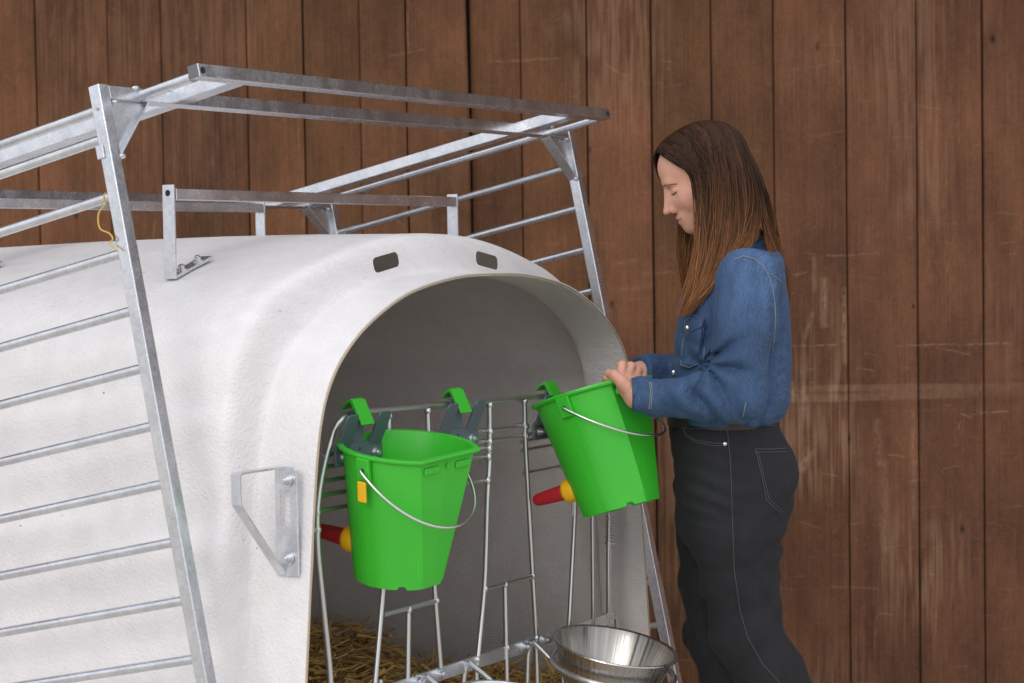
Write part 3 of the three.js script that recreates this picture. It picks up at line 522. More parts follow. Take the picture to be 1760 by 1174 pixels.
const woman = thing('person', 'long-haired woman in blue denim shirt and black jeans holding the tilted bucket', 'person');
const base = pt(1270, 1552); woman.position.set(base.x, 0, base.z);
const put = (name, geo, mat, parent = woman) => { const gs = (Array.isArray(geo) ? geo : [geo]).map(g => g.clone()); gs.forEach(g => g.translate(-base.x, 0, -base.z)); return mesh(name, gs.length > 1 ? mergeGeometries(gs.map(g => plain(g))) : gs[0], mat, parent); };

// joints
const J = {
  neck0: pt(1283, 440, 0), neck1: pt(1228, 352, 0),
  shN: pt(1286, 478, .155), elN: pt(1268, 678, .19), wrN: pt(1094, 681, .19),
  shF: pt(1290, 470, -.155), elF: pt(1235, 668, -.2), wrF: pt(1098, 642, -.06),
};
// --- shirt
const torso = [[424, 1292, 34, .06], [436, 1290, 50, .105], [452, 1283, 62, .15], [480, 1272, 76, .165], [520, 1263, 92, .16], [575, 1258, 99, .148], [640, 1257, 101, .142], [685, 1254, 102, .148], [706, 1248, 99, .15], [722, 1244, 93, .146], [730, 1244, 80, .13]].map(([py, px, rx, rz]) => { const c = pt(px, py); return [c.y, c.x, rx * U, c.z, rz]; });
const armN = [{ p: J.shN, r: .062 }, { p: pt(1280, 560, .18), r: .059 }, { p: J.elN, r: .053 }, { p: pt(1175, 683, .2), r: .042 }, { p: pt(1060, 678, .19), r: .03 }];
const armF = [{ p: J.shF, r: .06 }, { p: J.elF, r: .056 }, { p: pt(1160, 650, -.13), r: .047 }, { p: pt(1070, 634, -.04), r: .036 }];
const cutN = pt(1090, 677, .19), dirN = J.elN.clone().sub(pt(1094, 681, .19)).normalize(), cutF = pt(1098, 642, -.065), dirF = J.elF.clone().sub(J.wrF).normalize();
function shirtBase(p) {
  let a = chain(p, armN, .025); a = Math.max(a, -((p.x - cutN.x) * dirN.x + (p.y - cutN.y) * dirN.y + (p.z - cutN.z) * dirN.z));
  let b = chain(p, armF, .025); b = Math.max(b, -((p.x - cutF.x) * dirF.x + (p.y - cutF.y) * dirF.y + (p.z - cutF.z) * dirF.z));
  const t = stack(p, torso);
  return smin(smin(t, a, .02), b, .02);
}
function ridge(x, y, z) { const n = noise3(x, y, z); return 1 - Math.abs(n) * 2; }
const inner = pt(1212, 628, .2);
function shirtF(p) {
  const d = shirtBase(p); if (d > .03 || d < -.03) return d;
  // folds: gathered at the elbow, slanting across the sleeve, drooping over the waist
  const e = J.elN, ee = Math.exp(-((p.x - e.x + .03) ** 2 + (p.y - e.y) ** 2) / .0085), fore = sstep(.02, -.02, p.y - e.y - .05) * sstep(e.x + .02, e.x - .05, p.x);
  const s = (p.x - e.x) * .8 + (p.y - e.y) * .55, w = (p.x - e.x) * -.55 + (p.y - e.y) * .8;
  const wn = noise3(p.x * 11, p.y * 11, p.z * 8), wm = noise3(p.x * 5 + 7, p.y * 5, p.z * 5), fold = ph => .6 - Math.abs(Math.sin(ph));
  const ix = p.x - inner.x, iy = p.y - inner.y, ir = Math.hypot(ix, iy), near = sstep(.06, .1, p.z - base.z);
  let f = .013 * near * Math.exp(-((ir - .055) ** 2) / .0022) * fold(Math.atan2(iy, ix) * 3.6 + 1.6 * wn + 9 * ir);          // fan of creases inside the elbow
  f += .0078 * near * fore * fold(p.x * 62 + p.y * 26 + 2.6 * wn) * (.55 + .45 * wm);                                            // wraps round the forearm
  const up = near * sstep(e.y + .02, e.y + .1, p.y) * sstep(J.shN.y - .02, J.shN.y - .09, p.y);
  f += .0052 * up * fold(p.x * 46 - p.y * 9 + 2.2 * wn) + .0022 * fold(p.x * 24 + p.y * 15 + 2.4 * wm) + .001 * noise3(p.x * 26, p.y * 15, p.z * 24);
  const waist = sstep(pt(1250, 610).y, pt(1250, 705).y, p.y); f += .0065 * waist * fold(p.x * 44 + p.z * 20 + p.y * 10 + 2 * wn);
  const chest = sstep(pt(1215, 600).x, pt(1180, 600).x, p.x); f += .004 * chest * fold(p.y * 48 + p.x * 40 + 2 * wn);
  const cuff = Math.abs((p.x - pt(1116, 0).x)) < .003 && p.z > base.z + .1 ? -.0016 : 0;
  return d + f * 1.35 + cuff * -1;
}
const denimT = texture(512, 512, (u, v) => {
  const tw = noise2(u * 256 + v * 256, v * 128, 101, 256, 128), sl = noise2(u * 300, v * 22, 102, 300, 22), mt = noise2(u * 6, v * 6, 103, 6, 6), fl = noise2(u * 420, v * 420, 104, 420, 420);
  const t = .86 + .2 * (tw - .5) + .22 * (sl - .5) + .07 * (mt - .5) + .12 * (fl - .5); return [t, t, t];
}, true, 5);
M.denim = physmat({ color: rgb(.05, .108, .226), map: denimT, roughness: .85, vertexColors: true, bumpMap: denimT, bumpScale: .0004, sheen: .2, sheenRoughness: .6, sheenColor: rgb(.3, .4, .55) });
M.stitch = stdmat({ color: rgb(.2, .22, .26), roughness: .9 });
M.stitchDark = stdmat({ color: rgb(.075, .075, .08), roughness: .9 });
M.jeans = physmat({ color: rgb(.0135, .0142, .0178), map: denimT, roughness: .88, vertexColors: true, bumpMap: denimT, bumpScale: .0004, sheen: .05, sheenRoughness: .7, sheenColor: rgb(.3, .3, .33) });
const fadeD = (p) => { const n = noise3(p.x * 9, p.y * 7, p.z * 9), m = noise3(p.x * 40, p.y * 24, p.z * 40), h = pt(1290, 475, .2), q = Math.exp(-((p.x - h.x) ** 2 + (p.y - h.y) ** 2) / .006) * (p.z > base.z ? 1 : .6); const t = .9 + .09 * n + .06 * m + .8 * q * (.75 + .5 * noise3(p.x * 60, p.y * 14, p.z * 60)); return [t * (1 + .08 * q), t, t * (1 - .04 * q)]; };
{
  const [lo, hi] = bounds([J.shN, J.elN, J.wrN, J.shF, J.elF, J.wrF, pt(1250, 424), pt(1365, 735), pt(1140, 600)], .075);
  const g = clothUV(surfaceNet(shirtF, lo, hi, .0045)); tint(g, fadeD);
  const shirt = put('shirt', g, M.denim);
  const line = (name, pts, r = .0011, mat = M.stitch, f = shirtF, parent = shirt) => put(name, wire(pts.map(([x, y]) => { const s = toward(x, y, f); return V3(s.x, s.y, s.z + .0007); }), r, pts.length * 10, 5), mat, parent);
  const dense = (pts, n = 5) => { const o = []; for (let i = 0; i < pts.length - 1; i++) for (let k = 0; k < n; k++) o.push([lerp(pts[i][0], pts[i + 1][0], k / n), lerp(pts[i][1], pts[i + 1][1], k / n)]); o.push(pts[pts.length - 1]); return o; };
  line('seam', dense([[1262, 446], [1278, 440], [1297, 445], [1312, 458], [1321, 473], [1328, 496], [1332, 524], [1333, 552]]));
  line('seam', dense([[1333, 552], [1331, 580], [1327, 606]]), .0009); line('seam', dense([[1318, 468], [1330, 474], [1342, 484]]), .0009);
  line('seam', dense([[1116, 657], [1118, 672], [1117, 690], [1115, 703]]), .0011);
  line('seam', dense([[1119, 657], [1121, 672], [1120, 690], [1118, 703]]), .0011);
  line('seam', dense([[1282, 692], [1279, 706], [1277, 716]]), .0011);
  // breast pocket: a patch of cloth with a pointed flap, set on the chest
  const patch = (name, outline, lift, parent) => {
    const c = outline.reduce((a, b) => [a[0] + b[0] / outline.length, a[1] + b[1] / outline.length], [0, 0]), rows = [], K = 7, e = dense(outline.concat([outline[0]]), 4); e.pop();
    const P = [], idx = []; for (let k = 0; k <= K; k++) for (const [x, y] of e) { const t = k / K, s = toward(lerp(c[0], x, t), lerp(c[1], y, t), shirtF); P.push(s.x, s.y, s.z + lift * (k === K ? .1 : 1)); }
    for (let k = 0; k < K; k++) for (let i = 0; i < e.length; i++) { const a = k * e.length + i, b = k * e.length + (i + 1) % e.length; idx.push(a, a + e.length, b, b, a + e.length, b + e.length); }
    const q = new THREE.BufferGeometry(); q.setAttribute('position', new THREE.Float32BufferAttribute(P, 3)); q.setIndex(idx); q.computeVertexNormals(); if (q.attributes.normal.getZ(0) < 0) { q.index.array.reverse(); q.computeVertexNormals(); }
    clothUV(q); tint(q, fadeD); const m = put(name, q, M.denim, parent); line('seam', dense(outline.concat([outline[0]]).map(([x, y]) => [lerp(x, c[0], .06), lerp(y, c[1], .06)]), 4), .0009, M.stitch); return m;
  };
  patch('pocket', [[1180, 560], [1209, 553], [1212, 590], [1211, 622], [1184, 634], [1169, 629], [1172, 590]], .003, shirt);
  patch('pocket_flap', [[1176, 551], [1194, 541], [1212, 548], [1210, 562], [1183, 575], [1177, 566]], .0055, shirt);
  const snap = (x, y) => { const s = toward(x, y, shirtF), b = new THREE.SphereGeometry(.0052, 14, 8); b.scale(1, 1, .45); b.translate(s.x, s.y, s.z + .005); put('snap_button', b, M.wire, shirt); };
  snap(1182, 563); snap(1158, 640);
  for (const [w, d, r, z] of [[cutN, dirN, .0325, 0], [cutF, dirF, .0375, 0]]) { // cuffs
    const pf = [[.8, -.0], [.98, -.0025], [1.0, .0], [1.03, .012], [1.06, .03], [1.07, .036], [1.02, .037], [.7, .036]].map(([a, b]) => new THREE.Vector2(a * r, b)), q = new THREE.LatheGeometry(pf, 48); q.scale(1, 1, .92); q.applyQuaternion(new THREE.Quaternion().setFromUnitVectors(V3(0, 1, 0), d)); q.translate(w.x - d.x * .003, w.y - d.y * .003, w.z - d.z * .003); clothUV(q); tint(q, fadeD); put('cuff', q, M.denim, shirt);
  }
  { // collar standing round the neck
    const P = [], idx = [], c = pt(1284, 437), K = 48; for (let i = 0; i < K; i++) { const a = i / K * Math.PI * 2, ca = Math.cos(a), sa = Math.sin(a); for (const [r, h] of [[.07, -.02], [.069, .012], [.064, .02], [.06, .014], [.06, -.02]]) P.push(c.x + r * ca * 1.05 - .012, c.y + h + .022 * ca + .003 * Math.sin(a * 3), c.z + r * sa); for (let q = 0; q < 4; q++) { const m = i * 5 + q, n = (i + 1) % K * 5 + q; idx.push(m, m + 1, n, n, m + 1, n + 1); } }
    const q = new THREE.BufferGeometry(); q.setAttribute('position', new THREE.Float32BufferAttribute(P, 3)); q.setIndex(idx); q.computeVertexNormals(); clothUV(q); tint(q, fadeD); put('collar', q, M.denim, shirt);
  }
}
// --- jeans
const hips = [[712, 1244, 88, .136], [735, 1244, 93, .145], [770, 1252, 98, .16], [815, 1263, 103, .172], [860, 1260, 100, .176], [900, 1252, 91, .17], [935, 1250, 72, .14]].map(([py, px, rx, rz]) => { const c = pt(px, py); return [c.y, c.x, rx * U, c.z, rz]; });
const legN = [[1262, 850, .085, .086], [1266, 930, .092, .088], [1273, 1000, .095, .076], [1281, 1080, .095, .0695], [1318, 1150, .092, .071], [1398, 1330, .088, .079], [1440, 1500, .085, .083], [1450, 1540, .085, .085]].map(([x, y, z, r]) => ({ p: pt(x, y, z), r }));
const legF = [[1240, 850, -.088, .088], [1236, 930, -.09, .086], [1238, 1000, -.09, .082], [1243, 1085, -.09, .08], [1262, 1150, -.09, .074], [1285, 1330, -.09, .08], [1295, 1520, -.09, .086], [1296, 1560, -.09, .087]].map(([x, y, z, r]) => ({ p: pt(x, y, z), r }));
const bumN = pt(1311, 812, .075), bumF = pt(1311, 812, -.075);
function jeansBase(p) { let d = stack(p, hips); d = smin(d, ell(p, bumN, [.066, .085, .08]), .03); d = smin(d, ell(p, bumF, [.066, .085, .08]), .03); const a = chain(p, legN, .02), b = chain(p, legF, .02); return Math.max(smin(smin(d, a, .025), b, .025), .035 - p.y); }
function jeansF(p) {
  const d = jeansBase(p); if (d > .03 || d < -.03) return d;
  const low = sstep(pt(0, 930).y, pt(0, 1050).y, p.y), hipf = Math.exp(-((p.y - pt(0, 850).y) ** 2) / .006) * sstep(pt(1300, 0).x, pt(1200, 0).x, p.x);
  const wn = noise3(p.x * 9, p.y * 9, p.z * 7), wm = noise3(p.x * 4 + 3, p.y * 4, p.z * 4), fold = ph => .6 - Math.abs(Math.sin(ph));
  let f = .0022 * fold(p.y * 26 - p.x * 16 + 2.4 * wm) + .001 * noise3(p.x * 22, p.y * 16, p.z * 22);
  f += .003 * hipf * fold(p.y * 80 + p.x * 30 + 3 * wn);                                                                    // whiskers over the hip
  const seatF = Math.exp(-((p.y - pt(0, 935).y) ** 2) / .004) * sstep(pt(1270, 0).x, pt(1320, 0).x, p.x); f += .007 * seatF * fold(p.y * 60 - p.x * 34 + 1.8 * wn);
  f += .008 * low * fold(p.y * 24 + p.x * 34 + 3.6 * wn) * (.5 + .5 * wm) + .0035 * low * fold(p.y * 46 - p.x * 44 + 3.2 * wn) * (.5 - .5 * wm);
  return d + f * (1.0 + .9 * sstep(-.4, .5, noise3(p.x * 6 + 5, p.y * 5, p.z * 6)));
}
{
  const [lo, hi] = bounds([pt(1140, 712), pt(1380, 850), ...legN.map(j => j.p), ...legF.map(j => j.p)], .1); lo.y = .02; hi.y = pt(0, 708).y;
  const g = clothUV(surfaceNet(jeansF, lo, hi, .006));
  tint(g, p => { const n = noise3(p.x * 9, p.y * 5, p.z * 9), m = noise3(p.x * 50, p.y * 20, p.z * 50), c = pt(1215, 860, .15), q = Math.exp(-((p.x - c.x) ** 2 / .003 + (p.y - c.y) ** 2 / .012)); const t = .95 + .12 * n + .14 * m + .9 * q * Math.abs(Math.sin(p.y * 95 + p.x * 26 + 2 * noise3(p.x * 9, p.y * 9, p.z * 7))); return [t, t, t]; });
  const jeans = put('jeans', g, M.jeans);
  const dense = (pts, n = 6) => { const o = []; for (let i = 0; i < pts.length - 1; i++) for (let k = 0; k < n; k++) o.push([lerp(pts[i][0], pts[i + 1][0], k / n), lerp(pts[i][1], pts[i + 1][1], k / n)]); o.push(pts[pts.length - 1]); return o; };
  const line = (pts, r = .0008) => put('seam', wire(dense(pts).map(([x, y]) => { const s = toward(x, y, jeansF); return V3(s.x, s.y, s.z + .0005); }), r, pts.length * 14, 5), M.stitchDark, jeans);
  line([[1250, 738], [1255, 790], [1257, 830], [1259, 900], [1262, 980], [1272, 1050], [1285, 1095], [1310, 1140], [1345, 1180]]);
  line([[1172, 730], [1178, 745], [1195, 756], [1220, 761], [1248, 763]]); line([[1173, 736], [1180, 750], [1197, 760], [1220, 765], [1248, 766]], .0007);
  line([[1298, 772], [1303, 790], [1312, 830], [1318, 860], [1345, 885]]); line([[1298, 772], [1325, 772], [1352, 770]]); line([[1298, 777], [1325, 777], [1352, 776]], .0007); line([[1303, 776], [1316, 832], [1322, 858], [1346, 880]], .0007);
  line([[1160, 735], [1200, 737], [1250, 735], [1300, 732], [1334, 731]], .0008);
  const rv = toward(1246, 763, jeansF), rg = new THREE.SphereGeometry(.0045, 12, 8); rg.scale(1, 1, .5); rg.translate(rv.x, rv.y, rv.z + .001); put('rivet', rg, M.wire, jeans);
  // belt
  const c = pt(1243, 719), pts = []; for (let i = 0; i < 60; i++) { const a = i / 60 * Math.PI * 2; pts.push([Math.cos(a), Math.sin(a)]); }
  const P = [], idx = []; pts.forEach(([x, z], i) => { for (const [o, y] of [[.0, -.014], [.003, -.012], [.003, .012], [0, .014]]) P.push(c.x + x * (94 * U + o), c.y + y, c.z + z * (.1435 + o)); const a = i * 4, b = (i + 1) % 60 * 4; for (let q = 0; q < 3; q++) idx.push(a + q, a + q + 1, b + q, b + q, a + q + 1, b + q + 1); });
  const bg = new THREE.BufferGeometry(); bg.setAttribute('position', new THREE.Float32BufferAttribute(P, 3)); bg.setAttribute('uv', new THREE.Float32BufferAttribute(P.filter((_, i) => i % 3 < 2), 2)); bg.setIndex(idx); bg.computeVertexNormals();
  put('belt', bg, stdmat({ color: rgb(.03, .018, .012), roughness: .5 }));
}
for (const leg of [legN, legF]) { // shoes
  const a = leg[leg.length - 1].p, f = p => { const toe = V3(a.x - .15, .03, a.z), heel = V3(a.x + .04, .035, a.z); return Math.max(smin(cone(p, heel, toe, .04, .032), cone(p, V3(a.x + .01, .1, a.z), heel, .042, .042), .03), .004 - p.y); };
  put('shoe', clothUV(surfaceNet(f, V3(a.x - .22, -.01, a.z - .08), V3(a.x + .13, .17, a.z + .08), .007)), stdmat({ color: rgb(.03, .03, .032), roughness: .7 }));
}
// --- body: head, neck, arms and hands in one skin
const HO = pt(1214, 300, 0), hx = V3(-.9135, -.4067, 0), hy = V3(-.4067, .9135, 0);      // head axes: forward (bowed) and up
{ const r = new THREE.Euler(0, 0, -ROLL); hx.applyEuler(r); hy.applyEuler(r); }
const head = p => { const dx = p.x - HO.x, dy = p.y - HO.y; return V3(dx * hx.x + dy * hx.y, dx * hy.x + dy * hy.y, p.z - HO.z); };
const unhead = (f, u, z) => V3(HO.x + hx.x * f + hy.x * u, HO.y + hx.y * f + hy.y * u, HO.z + z);
const E3 = (a, b, c) => ({ x: a, y: b, z: c });
function headF(q) {
  const s = { x: q.x, y: q.y, z: Math.abs(q.z) };
  let d = ell(s, E3(-.005, .026, 0), [.085, .071, .067]);
  d = smin(d, ell(s, E3(.04, .036, 0), [.0465, .045, .054]), .03);
  d = smin(d, ell(s, E3(.035, -.03, 0), [.051, .062, .055]), .025);
  d = smin(d, cone(s, E3(-.012, -.045, .05), E3(.066, -.083, .012), .016, .0145), .026);
  d = smin(d, ell(s, E3(.071, -.0865, 0), [.0155, .0145, .017]), .016);
  d = smin(d, ell(s, E3(.05, -.028, .037), [.026, .024, .02]), .02);
  d = smin(d, ell(s, E3(.069, -.062, 0), [.0215, .02, .03]), .016);
  d = smin(d, ell(s, E3(.078, .016, .018), [.0105, .0065, .02]), .014);                  // brow
  { const k = ell(s, E3(.0945, -.0045, .034), [.0165, .0095, .0165]); const h = clamp(.5 - .5 * (d + k) / .012); d = lerp(d, -k, h) + .012 * h * (1 - h); }
  d = smin(d, ell(s, E3(.07, -.0035, .0305), [.0128, .011, .0145]), .004);               // lowered lid
  d = smin(d, ell(s, E3(.073, -.026, .017), [.0155, .018, .014]), .012);                   // beside the nose
  d = smin(d, cone(s, E3(.086, -.004, .006), E3(.0915, -.035, .0095), .0065, .0072), .009);
  d = smin(d, cone(s, E3(.0865, .004, 0), E3(.1045, -.033, 0), .0055, .0065), .01);       // nose
  d = smin(d, ell(s, E3(.1045, -.038, 0), [.0092, .0068, .0078]), .006);
  d = smin(d, ell(s, E3(.0895, -.0392, .0118), [.0122, .0088, .0066]), .004);
  d = smin(d, ell(s, E3(.0865, -.0585, 0), [.0085, .0048, .019]), .006);                  // lips
  d = smin(d, ell(s, E3(.0845, -.0685, 0), [.0085, .0052, .0165]), .006);
  { const k = cone(s, E3(.0955, -.0632, 0), E3(.079, -.0622, .0235), .0018, .0014); const h = clamp(.5 - .5 * (d + k) / .003); d = lerp(d, -k, h) + .003 * h * (1 - h); }
  { const k = ell(s, E3(.094, -.0455, .0068), [.005, .0028, .0035]); const h = clamp(.5 - .5 * (d + k) / .003); d = lerp(d, -k, h) + .003 * h * (1 - h); }
  return d;
}
const neckJ = [{ p: pt(1240, 372, 0), r: .053 }, { p: pt(1262, 410, 0), r: .05 }, { p: pt(1285, 450, 0), r: .062 }];
function skinHead(p) { const q = head(p); return smin(headF(q), chain(p, neckJ, .03), .02); }
// hands: palm and five fingers, closed over the rim of the bucket
const HN = {
  palm: [[[1094, 681, .19, .0235], [1066, 655, .178, .0125]], [[1094, 679, .186, .023], [1078, 650, .164, .0125]], [[1096, 677, .18, .022], [1091, 651, .148, .012]], [[1098, 677, .175, .02], [1101, 656, .133, .0115]], [[1076, 667, .176, .015], [1094, 666, .158, .016]]],
  fingers: [[[1066, 655, .178, .0112], [1069, 628, .152, .0098], [1074, 634, .124, .0088], [1073, 650, .112, .0078]], [[1078, 650, .164, .0112], [1084, 630, .137, .0098], [1084, 638, .108, .0088], [1082, 655, .098, .0078]], [[1091, 651, .148, .0108], [1096, 637, .121, .0094], [1094, 646, .094, .0085], [1091, 660, .086, .0075]], [[1101, 656, .133, .0098], [1105, 645, .111, .0086], [1102, 654, .089, .0078], [1099, 665, .083, .007]], [[1084, 672, .193, .0165], [1068, 656, .198, .0128], [1056, 645, .192, .0105], [1047, 642, .182, .0092]]],
};
const HF = {
  palm: [[[1100, 642, -.06, .022], [1072, 648, -.03, .0125]], [[1100, 642, -.065, .022], [1074, 644, -.046, .012]], [[1100, 642, -.07, .021], [1076, 642, -.062, .0115]], [[1100, 642, -.075, .019], [1079, 643, -.077, .011]]],
  fingers: [[[1072, 648, -.03, .011], [1052, 645, -.022, .0098], [1046, 656, -.028, .0086], [1050, 666, -.034, .0078]], [[1074, 644, -.046, .011], [1054, 644, -.042, .0096], [1048, 656, -.046, .0086], [1052, 668, -.05, .0077]], [[1076, 642, -.062, .0105], [1058, 644, -.062, .0094], [1053, 656, -.064, .0084], [1057, 667, -.066, .0074]], [[1079, 643, -.077, .0098], [1064, 646, -.08, .0085], [1060, 657, -.081, .0077], [1063, 666, -.082, .0068]], [[1094, 648, -.045, .0155], [1072, 655, -.012, .0122], [1054, 653, .008, .0102], [1042, 651, .016, .009]]],
};
const limb = a => a.map(([x, y, z, r]) => ({ p: pt(x, y, z), r }));
const prep = H => ({ palm: H.palm.map(limb), fingers: H.fingers.map(limb) });
const pN = prep(HN), pF = prep(HF);
function handF(p, H, wr, el) { let d = cone(p, wr, el, .0225, .034); for (const c of H.palm) d = smin(d, chain(p, c), .012); for (const f of H.fingers) d = smin(d, chain(p, f, .004), .0022); return d; }
{
  const parts = [];
  parts.push(surfaceNet(skinHead, unhead(0, 0, 0).add(V3(-.16, -.27, -.1)), unhead(0, 0, 0).add(V3(.14, .15, .1)), .0027));
  const wN = pt(1096, 680, .188), wF = pt(1102, 642, -.066);
  { const [lo, hi] = bounds([...pN.fingers.flat(), ...pN.palm.flat()].map(j => j.p).concat([pt(1120, 684, .19)]), .03); parts.push(surfaceNet(p => handF(p, pN, wN, J.elN), lo, hi, .0027)); }
  { const [lo, hi] = bounds([...pF.fingers.flat(), ...pF.palm.flat()].map(j => j.p).concat([pt(1125, 646, -.08)]), .03); parts.push(surfaceNet(p => handF(p, pF, wF, J.elF), lo, hi, .0027)); }
  const core = p => { let d = chain(p, [{ p: J.shN, r: .04 }, { p: J.elN, r: .035 }, { p: pt(1118, 682, .19), r: .022 }], .02); d = smin(d, chain(p, [{ p: J.shF, r: .035 }, { p: J.elF, r: .03 }, { p: pt(1160, 650, -.13), r: .025 }, { p: pt(1110, 642, -.075), r: .02 }], .02), .02); d = smin(d, chain(p, [{ p: pt(1275, 435), r: .045 }, { p: pt(1270, 480), r: .06 }, { p: pt(1255, 600), r: .075 }, { p: pt(1255, 780), r: .075 }], .03), .04); d = smin(d, cone(p, J.shN, J.shF, .045, .045), .03); d = smin(d, chain(p, legN.map(j => ({ p: j.p, r: .045 })), .03), .04); return smin(d, chain(p, legF.map(j => ({ p: j.p, r: .045 })), .03), .04); };
  { const [lo, hi] = bounds([J.shN, J.shF, J.elN, J.elF, pt(1118, 682, .19), ...legN.map(j => j.p), ...legF.map(j => j.p), pt(1275, 430)], .08); lo.y = .05; parts.push(surfaceNet(core, lo, hi, .012)); }
  const g = mergeGeometries(parts); clothUV(g, 1);
  const skinN = texture(256, 256, (u, v) => { const t = .5 + .5 * (noise2(u * 90, v * 90, 111, 90, 90) - .5) + .4 * (noise2(u * 30, v * 30, 112, 30, 30) - .5); return [t, t, t]; }, false, 8);
  tint(g, p => {
    const q = head(p), s = Math.abs(q.z), m = noise3(p.x * 60, p.y * 60, p.z * 60), n = noise3(p.x * 240, p.y * 240, p.z * 240); let c = [.61, .325, .22];
    const mix = (d, k) => { c = c.map((v, i) => lerp(v, d[i], k)); };
    const blob = (f, u, z, r) => Math.exp(-((q.x - f) ** 2 + (q.y - u) ** 2 + (s - z) ** 2) / (r * r));
    mix([.5, .22, .17], clamp(.12 + .22 * m)); mix([.52, .19, .15], .35 * blob(.06, -.03, .045, .022)); mix([.55, .21, .165], .4 * blob(.106, -.038, 0, .012));   // skin pigment: cheeks and nose are redder
    mix([.4, .13, .115], .75 * clamp(blob(.09, -.0575, 0, .008) + blob(.086, -.0675, 0, .0075) + blob(.085, -.062, .012, .009)));                             // lips
    mix([.3, .15, .1], clamp(n - .62) * 1.2);
    if (q.x < -.2 || q.y < -.25) mix([.55, .24, .18], clamp(.22 + .25 * m));                                                                              // hands
    return c;
  });
  M.skin = physmat({ color: 0xffffff, vertexColors: true, roughness: .52, bumpMap: skinN, bumpScale: .0004, sheen: .15, sheenRoughness: .5, sheenColor: rgb(.6, .35, .28) });
  const body = put('body', g, M.skin);
  M.hair = physmat({ color: 0xffffff, vertexColors: true, roughness: .58, specularIntensity: .32 });
  const lip = []; for (let i = -8; i <= 8; i++) { const z = .0235 * i / 8, u = -.0632 + .0012 * Math.abs(i / 8); let x = .1; for (let k = 0; k < 80; k++) { const d = headF({ x, y: u, z }); if (Math.abs(d) < .0002) break; x -= d * .6; } lip.push(unhead(x, u, z)); }
  put('lip_line', wire(lip, .0006, 40, 5), stdmat({ color: rgb(.16, .045, .04), roughness: .7 }), body);
  M.brow = stdmat({ color: rgb(.2, .1, .06), roughness: .8 });
  for (const s of [-1, 1]) { // eyebrows and lowered lashes, laid on the skin
    const onFace = (f, u, z) => { let x = f; for (let i = 0; i < 60; i++) { const d = headF({ x, y: u, z }); if (Math.abs(d) < .0002) break; x -= d * .7; } return x; };
    const br = []; for (let i = 0; i <= 8; i++) { const t = i / 8, z = s * lerp(.013, .047, t), u = .0135 + .0035 * Math.sin(t * 2.4) - .009 * t * t; br.push(unhead(onFace(.1, u, z) + .0003, u, z)); }
    const bg = wire(br, .0014, 30, 6); put('eyebrow', bg, M.brow, body);
    const la = []; for (let i = 0; i <= 8; i++) { const t = i / 8, z = s * lerp(.0215, .044, t), u = -.0085 - .002 * Math.sin(t * 3.1) + .001 * t; la.push(unhead(onFace(.1, u, z) + .0002, u, z)); }
    put('eyelashes', wire(la, .0011, 24, 5), stdmat({ color: rgb(.018, .012, .01), roughness: .7 }), body);
    const cr = []; for (let i = 0; i <= 8; i++) { const t = i / 8, z = s * lerp(.022, .044, t), u = .006 + .0015 * Math.sin(t * 3.1) - .003 * t; cr.push(unhead(onFace(.1, u, z) - .0002, u, z)); }
    put('lid_crease', wire(cr, .0006, 24, 5), stdmat({ color: rgb(.28, .14, .1), roughness: .8 }), body);
  }
}
